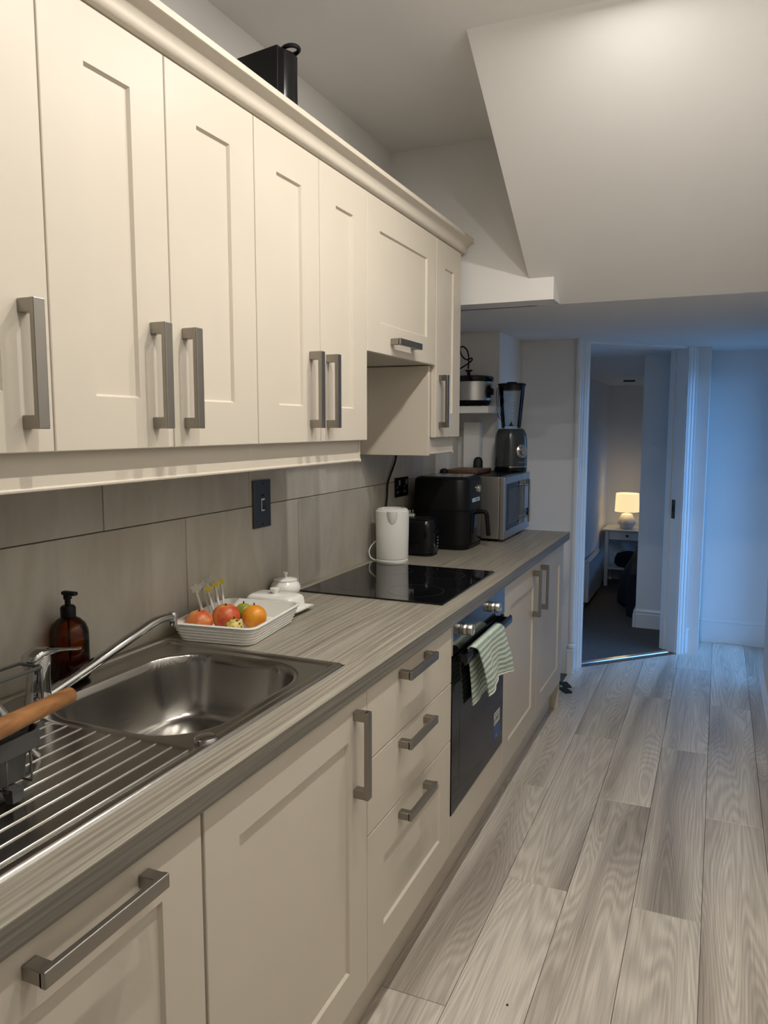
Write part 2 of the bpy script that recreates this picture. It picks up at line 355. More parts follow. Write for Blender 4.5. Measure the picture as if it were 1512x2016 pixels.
def prism(poly, axis, a0, a1, bm=None):
    """extrude 2D polygon along axis; poly coords are the other two axes in xyz order"""
    b = bmesh.new()
    def P(q, a): 
        u, v = q
        return (a, u, v) if axis == 'X' else ((u, a, v) if axis == 'Y' else (u, v, a))
    A = [b.verts.new(P(q, a0)) for q in poly]; B = [b.verts.new(P(q, a1)) for q in poly]
    n = len(poly)
    for i in range(n): b.faces.new((A[i], A[(i+1) % n], B[(i+1) % n], B[i]))
    b.faces.new(A[::-1]); b.faces.new(B); bmesh.ops.recalc_face_normals(b, faces=b.faces)
    return merge(bm, b) if bm is not None else b
def rrect(x0, x1, y0, y1, r, n=6):
    out = []
    for cx, cy, a0 in ((x1-r, y0+r, -PI/2), (x1-r, y1-r, 0), (x0+r, y1-r, PI/2), (x0+r, y0+r, PI)):
        for i in range(n+1): a = a0+PI/2*i/n; out.append((cx+r*math.cos(a), cy+r*math.sin(a)))
    return out
def loft(rings, cap0=True, cap1=True, bm=None):
    b = bmesh.new(); R = [[b.verts.new(p) for p in r] for r in rings]; n = len(R[0])
    for A, B in zip(R, R[1:]):
        for i in range(n): b.faces.new((A[i], A[(i+1) % n], B[(i+1) % n], B[i]))
    if cap0: b.faces.new(R[0][::-1])
    if cap1: b.faces.new(R[-1])
    bmesh.ops.recalc_face_normals(b, faces=b.faces)
    return merge(bm, b) if bm is not None else b
def text(body, size, mat, parent, loc, rot, name='lettering', depth=0.0003):
    cu = bpy.data.curves.new(name, 'FONT'); cu.body = body; cu.size = size; cu.extrude = depth; cu.align_x = 'CENTER'; cu.align_y = 'CENTER'
    o = bpy.data.objects.new(name, cu); COL.objects.link(o); o.location = loc; o.rotation_euler = rot
    dg = bpy.context.evaluated_depsgraph_get(); me = bpy.data.meshes.new_from_object(o.evaluated_get(dg))
    me.transform(Matrix.Translation(loc) @ o.rotation_euler.to_matrix().to_4x4()); bpy.data.objects.remove(o); 
    n = bpy.data.objects.new(name, me); COL.objects.link(n); me.materials.clear(); me.materials.append(M[mat]); adopt(n, parent); return n

# ================================================================== SETTING
ZC, ZL = 2.565, 1.935
YB, YA, YF, YEND = 2.90, 3.83, 4.33, 5.38
XR = 1.558

# ---- walls
wall_left = struct(obj('wall_left', box(-0.12, 0.0, -2.8, YA, -0.05, 2.7), 'wall'))
tg = struct(obj('trim_1', box(0.0, 0.0035, 0.05, 3.44, 0.87, 1.475), 'grout'))      # adhesive bed behind the tiles
tile_meshes = {}
def tile(y0, y1, z0, z1):
    g = 0.0012
    key = (round(y1-y0, 3), round(z1-z0, 3))
    if key not in tile_meshes:
        b = box(0, 0.0075, -(y1-y0)/2+g, (y1-y0)/2-g, -(z1-z0)/2+g, (z1-z0)/2-g, 0.0012, 1)
        o = obj('tile', b, 'tile', wall_left); tile_meshes[key] = o.data
    else:
        o = bpy.data.objects.new('tile', tile_meshes[key]); COL.objects.link(o); adopt(o, wall_left)
    o.location = (0.0025+random.uniform(0, 0.0006), (y0+y1)/2, (z0+z1)/2)
for row, (z0, z1, ys) in enumerate([(0.906, 1.206, [0.05, 0.295, 0.89, 1.488, 2.083, 2.682, 3.28, 3.44]), (1.206, 1.470, [0.05, 0.596, 1.194, 1.79, 2.386, 2.986, 3.44])]):
    for a, b in zip(ys, ys[1:]): tile(a, b, z0, z1)

struct(obj('wall_back', box(-0.12, XR+0.12, -2.9, -2.8, -0.05, 2.7), 'wall'))
struct(obj('wall_right', box(XR, XR+0.10, -2.8, 4.305, -0.05, 2.7), 'wall'))
struct(obj('wall_alcove', box(-0.12, 0.220, YA, 4.50, -0.05, ZL+0.03), 'wall'))
struct(obj('wall_front', box(0.0, 0.547, YF, 4.47, -0.05, ZL+0.03), 'wall'))
struct(obj('wall_end', box(1.222, 1.72, YEND, YEND+0.1, -0.05, 2.1), 'wall'))
struct(obj('wall_bulkhead', box(-0.02, 0.68, YB, 3.05, ZL, 2.62), 'wall'))

# ---- ceilings
struct(obj('ceiling', box(-0.12, XR+0.12, -2.8, 3.1, ZC, 2.75), 'wall'))
sl = (ZC-2.02)/(YB-2.065)
yb2 = 2.065+(ZC-ZL)/sl
struct(obj('ceiling_slope', prism([(2.065, ZC+0.002), (yb2, ZL-0.001), (yb2+0.03, ZL-0.001), (yb2+0.03, ZC+0.05), (2.065, ZC+0.05)], 'X', 0.583, XR+0.02), 'soffit'))
struct(obj('ceiling_low', box(-0.05, 1.85, yb2+0.005, 5.50, ZL, 2.05), 'wall'))

# ---- floor: slab with single planks
floor = struct(obj('floor', box(-0.2, 1.9, -2.9, 5.6, -0.06, -0.009), 'grout'))
pw, plen = 0.1937, 1.272
pm = {}
def plank(x0, x1, y0, y1):
    g = 0.0007
    key = (round(x1-x0, 3), round(y1-y0, 3))
    if key not in pm:
        o = obj('plank', box(-(x1-x0)/2+g, (x1-x0)/2-g, -(y1-y0)/2+g, (y1-y0)/2-g, -0.0085, 0, 0.0009, 1), 'floor', floor); pm[key] = o.data
    else:
        o = bpy.data.objects.new('plank', pm[key]); COL.objects.link(o); adopt(o, floor)
    o.location = ((x0+x1)/2, (y0+y1)/2, 0)
for c in range(0, 7):
    x0 = 0.5325+pw*c; x1 = x0+pw
    base = 1.544 if c % 2 == 0 else 2.150
    ys = [base+plen*k for k in range(-4, 5)]
    for a, b in zip(ys, ys[1:]):
        a2, b2 = max(a, -2.8), min(b, YEND+0.01)
        if b2-a2 > 0.05: plank(x0, x1, a2, b2)

# ---- skirting profile helper (x = out of wall, z)
SK = [(0, 0), (0.016, 0), (0.016, 0.128), (0.0105, 0.133), (0.0105, 0.139), (0.013, 0.146), (0.010, 0.158), (0.0045, 0.166), (0.004, 0.172), (0, 0.172)]
def skirt_line(name, p0, p1, prof=SK, parent=None):
    """baseboard from p0 to p1 (xy); profile projects to the right of the direction p0->p1"""
    p0 = Vector((*p0, 0)); p1 = Vector((*p1, 0)); d = (p1-p0).normalized(); n = Vector((d.y, -d.x, 0))
    b = loft([[p + n*a + Vector((0, 0, z)) for a, z in prof] for p in (p0, p1)])
    return obj(name, b, 'trim', parent)
struct(skirt_line('baseboard_end', (1.224, YEND), (1.66, YEND)))
struct(skirt_line('baseboard_right', (XR, 4.305), (XR, -2.8)))

# ---- diagonal bedroom door: frame, architraves
DA = Vector((0.580, 4.475, 0)); DB = Vector((1.085, 4.985, 0))
dd = (DB-DA).normalized(); dn = Vector((dd.y, -dd.x, 0))    # dn points to the kitchen (+x,-y)
def dpt(s, t, z): return DA + dd*s + dn*t + Vector((0, 0, z))
WD = (DB-DA).length
def dbox(s0, s1, t0, t1, z0, z1, bev=0):
    b = box(s0, s1, t0, t1, z0, z1, bev)
    m = Matrix(((dd.x, dn.x, 0, DA.x), (dd.y, dn.y, 0, DA.y), (0, 0, 1, 0), (0, 0, 0, 1)))
    xf(b, m); bmesh.ops.recalc_face_normals(b, faces=b.faces); return b
def dprism(prof, s_or_z, a0, a1):
    """prof in (s,t) extruded over z"""
    m = Matrix(((dd.x, dn.x, 0, DA.x), (dd.y, dn.y, 0, DA.y), (0, 0, 1, 0), (0, 0, 0, 1)))
    b = prism(prof, 'Z', a0, a1); xf(b, m); bmesh.ops.recalc_face_normals(b, faces=b.faces); return b
struct(obj('wall_diagonal', dbox(WD+0.02, WD+0.125, -0.13, 0.0, -0.03, ZL+0.02), 'wall'))
struct(obj('wall_return', box(1.14, 1.222, 5.045, YEND+0.1, -0.03, ZL+0.02), 'wall'))
door = struct(obj('door_1', dbox(-0.028, 0.0, -0.13, 0.004, 0, ZL-0.004, 0.0015), 'trim'))
obj('jamb', dbox(WD, WD+0.028, -0.13, 0.004, 0, ZL-0.004, 0.0015), 'trim', door)
obj('door_stop', dbox(0.0, 0.012, -0.125, -0.085, 0, ZL-0.004, 0.001), 'trim', door)
obj('door_stop', dbox(WD-0.012, WD, -0.125, -0.085, 0, ZL-0.004, 0.001), 'trim', door)
obj('head_lining', dbox(0, WD, -0.13, 0.004, ZL-0.014, ZL+0.004, 0.001), 'trim', door)
lp = obj('strike_plate', dbox(WD-0.0015, WD, -0.075, -0.045, 0.865, 0.985), 'brass', door)
obj('latch_hole', dbox(WD-0.0022, WD-0.001, -0.068, -0.052, 0.91, 0.95), 'black_matt', door)
APR = [(0, 0), (0.066, 0), (0.066, 0.020), (0.060, 0.024), (0.054, 0.020), (0.050, 0.0165), (0.044, 0.0165), (0.041, 0.020), (0.034, 0.0195), (0.030, 0.015), (0.024, 0.0145), (0.020, 0.017), (0.012, 0.015), (0.008, 0.0115), (0.004, 0.0125), (0, 0.011)]
struct(obj('trim_2', dprism([(-0.004-s, 0.004+t) for s, t in APR], 'z', 0, ZL), 'trim'))
a3 = struct(obj('trim_3', dprism([(WD+0.004+s, 0.004+t) for s, t in APR], 'z', 0, ZL), 'trim'))
obj('plinth_block', dbox(WD+0.052, WD+0.112, 0.0, 0.012, 0, 0.15, 0.001), 'trim', a3)
obj('plinth_cap', dbox(WD+0.050, WD+0.114, 0.0, 0.016, 0.150, 0.162, 0.002), 'trim', a3)
cb = struct(obj('trim_4', lathe([(0.0, 0.19), (0.017, 0.19), (0.017, ZL)], (0.548, 4.312, 0), 20), 'trim', smooth=True, sharp=0.8))
obj('bead_ring', lathe([(0.017, 0.150), (0.0215, 0.156), (0.0235, 0.168), (0.0215, 0.180), (0.017, 0.186)], (0.548, 4.312, 0), 20), 'trim', cb, True, 0.8)
obj('bead_base', box(0.527, 0.566, 4.292, 4.335, 0, 0.15, 0.003), 'trim', cb)
th = tag(obj('threshold_strip', dbox(0.0, WD, -0.060, -0.022, 0.0, 0.012, 0.005), 'alu'), 'shiny metal carpet threshold strip across the bedroom doorway', 'threshold')
struct(obj('trim_5', dbox(-0.02, WD+0.02, -0.022, 0.012, -0.004, 0.005, 0.001), 'board'))

# ---- glazed hall door on the right (source of the blue daylight, outside the frame)
g = struct(obj('wall_hall', box(1.66, 1.76, 4.285, 4.40, -0.03, 2.05), 'wall'))
obj('pier', box(1.66, 1.76, 5.33, 5.48, -0.03, 2.05), 'wall', g)
obj('lintel', box(1.66, 1.76, 4.40, 5.33, 1.88, 2.05), 'wall', g)
w = struct(obj('window_1', box(1.68, 1.73, 4.40, 4.47, 0.0, 1.88, 0.003), 'trim'))
obj('stile', box(1.68, 1.73, 5.26, 5.33, 0.0, 1.88, 0.003), 'trim', w)
obj('rail', box(1.68, 1.73, 4.47, 5.26, 0.0, 0.07, 0.003), 'trim', w)
obj('rail', box(1.68, 1.73, 4.47, 5.26, 1.81, 1.88, 0.003), 'trim', w)
obj('pane', box(1.703, 1.707, 4.47, 5.26, 0.07, 1.81), 'pane', w)

# ---- bedroom beyond
BX0, BY1 = 0.33, 7.35
struct(obj('floor_bedroom', prism([(0.1, 4.3), (0.55, 4.40), (DA.x, DA.y+0.05), (DB.x-.02, DB.y+.02), (1.145, 5.07), (1.145, 5.50), (2.6, 5.50), (2.6, 7.5), (0.1, 7.5)], 'Z', -0.06, 0.007), 'carpet'))
struct(obj('wall_bedroom_left', box(0.20, BX0, 4.47, BY1+0.1, -0.05, 2.1), 'wall'))
struct(obj('wall_bedroom_far', box(BX0, 2.6, BY1, BY1+0.1, -0.05, 2.1), 'wall'))
struct(obj('wall_bedroom_right', box(2.5, 2.6, 5.48, 6.30, -0.05, 2.1), 'wall'))
br_ = bpy.data.objects['wall_bedroom_right']
obj('pier', box(2.5, 2.6, 6.95, BY1, -0.05, 2.1), 'wall', br_); obj('sill_wall', box(2.5, 2.6, 6.30, 6.95, -0.05, 0.95), 'wall', br_); obj('lintel', box(2.5, 2.6, 6.30, 6.95, 1.60, 2.1), 'wall', br_)  # wall pieces around the opening of the added window
w2 = struct(obj('window_added', box(2.53, 2.57, 6.30, 6.34, 0.95, 1.60, 0.002), 'trim'))  # unseen window, added to let blue fill into the bedroom
obj('stile', box(2.53, 2.57, 6.91, 6.95, 0.95, 1.60, 0.002), 'trim', w2)
obj('rail', box(2.53, 2.57, 6.34, 6.91, 0.95, 0.99, 0.002), 'trim', w2); obj('rail', box(2.53, 2.57, 6.34, 6.91, 1.56, 1.60, 0.002), 'trim', w2)
obj('pane', box(2.548, 2.552, 6.34, 6.91, 0.99, 1.56), 'pane', w2)
struct(obj('wall_bedroom_pier', box(0.790, 2.5, 5.555, 5.70, -0.05, 2.1), 'wall'))
struct(obj('ceiling_bedroom', prism([(4.5, ZL+0.02), (5.60, 1.955), (6.05, 1.825), (BY1, 1.825), (BY1, 2.15), (4.5, 2.15)], 'X', 0.21, 2.6), 'wall'))
SK2 = [(0, 0), (0.018, 0), (0.018, 0.105), (0.012, 0.110), (0.012, 0.118), (0.015, 0.126), (0.010, 0.138), (0.004, 0.145), (0, 0.145)]
struct(skirt_line('baseboard_pier', (0.792, 5.555), (1.9, 5.555), SK2))
struct(skirt_line('baseboard_pier_side', (0.790, 5.70), (0.790, 5.540), SK2))
struct(skirt_line('baseboard_bedroom_left', (BX0, 4.6), (BX0, BY1), SK2))
struct(skirt_line('baseboard_bedroom_far', (BX0, BY1), (2.5, BY1), SK2))

# ================================================================== CABINETS
XD, ZT = 0.600, 0.910
def shaker(y0, y1, z0, z1, xf_, th_=0.020, fr=0.092, rec=0.0065, bev=0.004, edge=0.002):
    """shaker door facing +X with a recessed centre panel"""
    b = bmesh.new()
    def ring(i, x): return [b.verts.new((x, y0+i, z0+i)), b.verts.new((x, y1-i, z0+i)), b.verts.new((x, y1-i, z1-i)), b.verts.new((x, z1 and y0+i, z1-i))]
    R = [ring(0, xf_-th_), ring(0, xf_-edge), ring(edge*0.35, xf_-edge*0.35), ring(edge, xf_), ring(fr, xf_), ring(fr+bev, xf_-rec), ]
    for A, B in zip(R, R[1:]):
        for i in range(4): b.faces.new((A[i], A[(i+1) % 4], B[(i+1) % 4], B[i]))
    b.faces.new(R[0][::-1]); b.faces.new(R[-1]); bmesh.ops.recalc_face_normals(b, faces=b.faces); return b
def handle(x, y, z, vertical=True, ln=0.195, w=0.021, d=0.036, t=0.010):
    """square D handle, centred at y,z on a face at x: two posts and a flat bar"""
    b = bmesh.new()
    for s in (-1, 1):
        o = s*(ln/2-0.0105)
        if vertical: box(x, x+d-t*.5, y-w/2+.001, y+w/2-.001, z+o-0.0105, z+o+0.0105, 0.0012, 1, b)
        else: box(x, x+d-t*.5, y+o-0.0105, y+o+0.0105, z-w/2+.001, z+w/2-.001, 0.0012, 1, b)
    if vertical: box(x+d-t, x+d, y-w/2, y+w/2, z-ln/2, z+ln/2, 0.0014, 2, b)
    else: box(x+d-t, x+d, y-ln/2, y+ln/2, z-w/2, z+w/2, 0.0014, 2, b)
    return b
def carcass(parent, x1, y0, y1, z0, z1, back=0.012, t=0.018, mat='cab_in'):
    b = bmesh.new()
    box(back, x1, y0, y0+t, z0, z1, 0, 1, b); box(back, x1, y1-t, y1, z0, z1, 0, 1, b)
    box(back, x1, y0+t, y1-t, z0, z0+t, 0, 1, b); box(back, x1, y0+t, y1-t, z1-t, z1, 0, 1, b); box(back, back+0.008, y0+t, y1-t, z0+t, z1-t, 0, 1, b)
    return obj('carcass', b, mat, parent)

# ---- wall cabinets
XU, ZU0, ZU1 = 0.320, 1.4046, 2.1275
G = 0.0014
def wall_cab(y0, y1, label, doors, z0=ZU0):
    t = thing('wall_cabinet', label, 'cabinet', (0.0, (y0+y1)/2, z0), 'wall cabinets over the worktop')
    carcass(t, XU-0.0215, y0+0.0006, y1-0.0006, z0+0.002, ZU1-0.002)
    for a, b, hs in doors:
        d = obj('door', shaker(a+G, b-G, z0, ZU1, XU), 'cab', t)
        if hs == 'R': obj('handle', handle(XU, b-0.052, z0+0.1345), 'handle', d)
        elif hs == 'L': obj('handle', handle(XU, a+0.040, z0+0.1345), 'handle', d)
        elif hs == 'B': obj('handle', handle(XU, (a+b)/2-0.028, z0+0.044, False), 'handle', d)
    return t
u = [0.470, 0.7706, 1.0656, 1.3655, 1.6691, 1.9632, 2.5655, 2.8581]
wall_cab(u[0], u[1], 'beige wall cabinet cut off by the left edge of the photo', [(u[0], u[1], 'R')])
wall_cab(u[1], u[3], 'tall beige two-door wall cabinet above the soap bottle', [(u[1], u[2], 'R'), (u[2], u[3], 'L')])
wall_cab(u[3], u[5], 'beige two-door wall cabinet above the dark wall switch', [(u[3], u[4], 'R'), (u[4], u[5], 'L')])
wall_cab(u[5], u[6], 'short beige wall cabinet with one horizontal handle over the hob niche', [(u[5], u[6], 'B')], 1.6695)
t = wall_cab(u[6], u[7], 'narrow single-door beige wall cabinet at the far end of the row', [(u[6]+0.004, u[7], 'L')])
obj('side_panel', box(0.012, 0.299, u[6]-0.019, u[6]-0.0005, 1.337, 1.668, 0.0012, 1), 'cab', t)
# cornice: one profile along the whole row
CP = [(0.285, 2.131), (0.3215, 2.131), (0.3275, 2.1335), (0.3315, 2.1380), (0.3330, 2.1430), (0.3332, 2.1480), (0.3342, 2.1530), (0.3366, 2.1585), (0.3410, 2.1635), (0.3475, 2.1680), (0.3550, 2.1710), (0.3590, 2.1725), (0.3605, 2.1740), (0.3608, 2.1865), (0.3565, 2.1885), (0.285, 2.1885)]
co = obj('cornice', prism(CP, 'Y', 0.40, 2.893), 'cab', None, True, 0.6); tag(co, 'long beige curved cornice moulding along the tops of the wall cabinets', 'cornice')
# pelmets
def pelmet(y0, y1, label):
    t = thing('pelmet', label, 'pelmet', (0.29, (y0+y1)/2, 1.34))
    obj('board', prism([(0.276, 1.341), (0.2945, 1.341), (0.2975, 1.3425), (0.298, 1.3455), (0.2965, 1.3475), (0.2945, 1.3485), (0.2945, 1.4035), (0.276, 1.4035)], 'Y', y0, y1-0.012), 'cab', t)
    obj('end_return', prism([(0.05, 1.3385), (0.298, 1.3385), (0.2995, 1.341), (0.2995, 1.346), (0.2975, 1.3485), (0.2965, 1.350), (0.2965, 1.4035), (0.05, 1.4035)], 'Y', y1-0.012, y1), 'cab', t)
pelmet(0.40, u[5]-0.002, 'long beige pelmet board under the tall wall cabinets')
pelmet(u[6]+0.002, u[7]-0.012, 'short beige pelmet under the narrow end wall cabinet')

# ---- base cabinets
ZB0, ZB1 = 0.1549, 0.8695
g12, g23, g3o, oR, d45, dend = 0.7571, 1.3507, 1.9447, 2.5443, 3.121, 3.705
def base_thing(y0, y1, label):
    return thing('base_cabinet', label, 'cabinet', (0.3, (y0+y1)/2, 0.0), 'base cabinets under the worktop')
t = base_thing(0.16, g12, 'beige front with a long horizontal handle at the lower left')
carcass(t, 0.578, 0.160, g12-0.0065, ZB0, 0.868)
d = obj('door', shaker(0.160, g12-0.0055, ZB0, ZB1, XD), 'cab', t)
obj('handle', handle(XD, 0.528, 0.833, False, 0.212), 'handle', d)
t = base_thing(g12, g23, 'wide single-door beige base cabinet under the sink bowl')
carcass(t, 0.578, g12+0.0005, g23-0.0005, ZB0, 0.868 if False else 0.70)
d = obj('door', shaker(g12+0.0015, g23-0.001, ZB0, ZB1, XD), 'cab', t)
obj('handle', handle(XD, g23-0.062, 0.741), 'handle', d)
t = base_thing(g23, g3o, 'beige three-drawer base cabinet left of the oven')
carcass(t, 0.578, g23+0.0005, g3o-0.0005, ZB0, 0.868)
def slab_front(z0, z1): return box(XD-0.02, XD, g23+0.001, g3o-0.0015, z0, z1, 0.0018, 2)
for z0, z1, hz, kind in ((0.695, ZB1, 0.842, 0), (0.518, 0.6925, 0.666, 0), (ZB0, 0.5155, 0.481, 1)):
    d = obj('drawer', slab_front(z0, z1) if not kind else shaker(g23+0.001, g3o-0.0015, z0, z1, XD), 'cab', t)
    obj('handle', handle(XD, 1.632, hz, False), 'handle', d)
t = base_thing(oR, dend, 'beige double-door base cabinet right of the oven')
carcass(t, 0.578, oR+0.0015, dend, ZB0, 0.868)
for a, b, hy in ((oR+0.002, d45-0.001, d45-0.105), (d45+0.001, dend, d45+0.047)):
    d = obj('door', shaker(a, b, ZB0, ZB1, XD), 'cab', t); obj('handle', handle(XD, hy, 0.746), 'handle', d)
obj('end_panel', box(0.012, 0.592, dend+0.001, dend+0.019, 0.0, 0.8695, 0.001, 1), 'cab', t)
# plinth
pt = thing('plinth', 'beige plinth board along the foot of the base cabinets', 'plinth', (0.55, 1.9, 0))
obj('board', box(0.534, 0.5496, 0.16, 3.700, 0.001, 0.150, 0.001, 1), 'cab', pt)

# ---- worktop
wt = bmesh.new()
XW, ZW = 0.6104, ZT-0.0375
box(0.0105, XW, 0.05, 0.43, ZW, ZT, 0, 1, wt); box(0.0105, XW, 1.335, 3.80, ZW, ZT, 0, 1, wt)
box(0.0105, 0.085, 0.43, 1.335, ZW, ZT, 0, 1, wt); box(0.515, XW, 0.43, 1.335, ZW, ZT, 0, 1, wt)
wo = obj('worktop', wt, 'worktop'); tag(wo, 'long grey wood-grain laminate worktop over the base cabinets', 'worktop')
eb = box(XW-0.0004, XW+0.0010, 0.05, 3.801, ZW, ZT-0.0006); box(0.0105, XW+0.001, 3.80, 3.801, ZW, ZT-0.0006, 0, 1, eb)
obj('edge_strip', eb, 'worktop_dark', wo)  # thin strip over front and end faces, worktop grain in a darker tone

# ================================================================== SINK
def sink():
    x0, x1, y0, y1 = 0.047, 0.541, 0.400, 1.362
    nx, ny = 166, 322
    bx0, bx1, by0, by1, br = 0.122, 0.488, 0.868, 1.305, 0.115
    def sdf_rr(x, y, ax0, ax1, ay0, ay1, r):
        cx, cy = (ax0+ax1)/2, (ay0+ay1)/2; qx = abs(x-cx)-(ax1-ax0)/2+r; qy = abs(y-cy)-(ay1-ay0)/2+r
        return math.hypot(max(qx, 0), max(qy, 0))+min(max(qx, qy), 0)-r
    def sm(a, b, v):
        t = min(1, max(0, (v-a)/(b-a))); return t*t*(3-2*t)
    def z(x, y):
        e = -sdf_rr(x, y, x0, x1, y0, y1, 0.016)
        h = 0.0052*sm(0.0, 0.005, e)-0.0032*sm(0.020, 0.027, e)
        # flat plateau for the tap
        d = -sdf_rr(x, y, bx0, bx1, by0, by1, br)
        if d > -0.012:
            h -= 0.004*sm(-0.012, 0.004, d)
            h -= 0.138*(1-(1-min(1, max(0, d)/0.050))**2.6) + 0.012*sm(0.03, 0.18, d)
        if y < 0.848 and y > y0+0.03:
            en = sm(0.848, 0.838, y) if y > 0.8 else 1
            h -= 0.0015*sm(0.10, 0.115, x)*sm(0.527, 0.518, x)*en
        return ZT+h
    xs = [x0+(x1-x0)*i/nx for i in range(nx+1)]; ys = [y0+(y1-y0)*i/ny for i in range(ny+1)]
    b = bmesh.new(); V = [[b.verts.new((x, y, z(x, y))) for y in ys] for x in xs]
    for i in range(nx):
        for j in range(ny): b.faces.new((V[i][j], V[i+1][j], V[i+1][j+1], V[i][j+1]))
    # skirt down to the worktop
    return b
st = thing('sink', 'stainless steel sink with round-cornered bowl and ribbed drainer', 'sink', (0.3, 0.88, ZT))
obj('basin', sink(), 'steel', st, True)
for k in range(12):
    gx = 0.142+0.0332*k
    if gx > 0.52: break
    obj('drainer_rib', tube([(gx, 0.445, ZT-0.0006), (gx, 0.450, ZT+0.0008), (gx, 0.838, ZT+0.0008), (gx, 0.844, ZT-0.0006)], 0.0020, 10), 'rib', st, True, 0.9)
obj('pop_up_waste_knob', lathe([(0.0, 0.0), (0.021, 0.0), (0.021, 0.004), (0.018, 0.008), (0.009, 0.010), (0.0, 0.009)], (0.512, 0.884, ZT+0.0015), 28), 'chrome', st, True, 0.7)
obj('plug_hole', lathe([(0.0, 0.0), (0.036, 0.0), (0.036, 0.003), (0.026, 0.0035), (0.022, 0.001), (0.0, 0.001)], (0.30, 1.10, 0.7595), 28), 'chrome', st, True, 0.7)

# ---- tap
tp = thing('mixer_tap', 'chrome mixer tap with a long swivel spout and lever', 'tap', (0.100, 0.905, ZT))
bc = Vector((0.104, 0.905, ZT+0.003))
obj('body', loft([[(bc.x+dx*z_*0+r*math.cos(a), bc.y+lean+r*sy*math.sin(a), bc.z+z_) for a in [2*PI*i/24 for i in range(24)]] for z_, r, sy, lean, dx in
     ((0, 0.0255, 1, 0, 0), (0.004, 0.0255, 1, 0, 0), (0.006, 0.0235, 1, 0, 0), (0.03, 0.0230, 1, 0.001, 0), (0.06, 0.0215, 1.0, 0.004, 0), (0.085, 0.0205, 1.0, 0.008, 0), (0.094, 0.018, 1, 0.010, 0))]), 'chrome', tp, True, 0.8)
obj('lever', loft([[(bc.x+hw*math.cos(a), y_, z_+ht*math.sin(a)) for a in [2*PI*i/16 for i in range(16)]] for y_, z_, hw, ht in
     ((0.878, 0.990, 0.006, 0.008), (0.884, 1.000, 0.018, 0.015), (0.900, 1.008, 0.021, 0.014), (0.925, 1.009, 0.019, 0.010), (0.950, 1.006, 0.0135, 0.006), (0.975, 1.000, 0.010, 0.0042), (1.000, 0.994, 0.0085, 0.0038), (1.012, 0.992, 0.008, 0.0045), (1.014, 0.992, 0.006, 0.003))]), 'chrome', tp, True, 0.9)
sp = catmull([(0.107, 0.915, 0.920), (0.110, 0.960, 0.931), (0.115, 1.060, 0.957), (0.119, 1.160, 0.984), (0.121, 1.215, 0.9975), (0.122, 1.250, 1.0005), (0.123, 1.282, 0.998)], 6)
obj('spout', tube(sp, [0.0145-0.0035*i/(len(sp)-1) for i in range(len(sp))], 16, flat=0.85), 'chrome', tp, True, 0.9)
obj('aerator', lathe([(0.0, -0.021), (0.0105, -0.021), (0.0115, -0.016), (0.0115, 0.006), (0.009, 0.0095), (0, 0.0095)], (0.123, 1.284, 0.999), 20), 'chrome', tp, True, 0.8)

# ---- soap bottle
sb = thing('soap_bottle', 'amber glass soap bottle with a black pump beside the tap', 'bottle', (0.050, 1.050, ZT+0.005))
bp = (0.0535, 1.036, ZT+0.0055)
obj('bottle', lathe([(0.0, 0), (0.036, 0), (0.0395, 0.004), (0.0395, 0.094), (0.0385, 0.104), (0.033, 0.117), (0.023, 0.127), (0.0145, 0.132), (0.0135, 0.136), (0.0, 0.136)], bp, 36), 'amber', sb, True, 0.9)
obj('soap', lathe([(0.0, 0.003), (0.034, 0.003), (0.0375, 0.006), (0.0375, 0.046), (0, 0.046)], bp, 32), 'soap', sb, True, 0.9)
obj('dip_tube', lathe([(0.0025, 0.006), (0.0025, 0.13)], bp, 8), 'black', sb, True)
obj('pump_collar', lathe([(0.0, 0.133), (0.0155, 0.133), (0.0155, 0.152), (0.0125, 0.156), (0.0060, 0.157), (0.0060, 0.170), (0.0085, 0.170), (0.0085, 0.180), (0, 0.180)], bp, 24), 'black', sb, True, 0.7)
obj('pump_nozzle', box(bp[0]-0.012, bp[0]+0.024, bp[1]-0.007, bp[1]+0.007, bp[2]+0.178, bp[2]+0.1865, 0.003), 'black', sb, True, 0.7)

# ================================================================== DISH RACK with utensil pot
rk = thing('dish_rack', 'grey wire dish rack with a flat plastic rim on the drainer', 'dish rack', (0.27, 0.50, ZT))
RX0, RX1, RY0, RY1, RZ0, RZ1 = 0.115, 0.400, 0.28, 0.652, 0.932, 1.006
rim = rrect(RX0, RX1, RY0, RY1, 0.02)
def ring_band(poly_o, off, z0, z1):
    cx = sum(p[0] for p in poly_o)/len(poly_o); cy = sum(p[1] for p in poly_o)/len(poly_o)
    inn = [(p[0]-off*(1 if p[0] > cx else -1), p[1]-off*(1 if p[1] > cy else -1)) for p in poly_o]
    return loft([[(x, y, z0) for x, y in poly_o], [(x, y, z1) for x, y in poly_o], [(x, y, z1) for x, y in inn], [(x, y, z0) for x, y in inn], [(x, y, z0) for x, y in poly_o]], False, False)
obj('rim_band', ring_band(rim, 0.0025, RZ1-0.026, RZ1), 'grey_plastic', rk)
def wire(name, pts, r=0.0018): return obj(name, tube(pts, r, 8), 'grey_wire', rk, True)
for k in range(9):
    y_ = RY1-0.026-k*0.042
    if y_ < RY0: break
    wire('wire', [(RX1-0.003, y_, RZ1-0.015), (RX1-0.003, y_, RZ0), (RX0+0.003, y_, RZ0), (RX0+0.003, y_, RZ1-0.015)])
for k in range(5):
    x_ = RX0+0.03+k*0.056
    wire('wire', [(x_, RY1-0.003, RZ1-0.015), (x_, RY1-0.003, RZ0-0.004), (x_, RY0+0.003, RZ0-0.004), (x_, RY0+0.003, RZ1-0.015)])
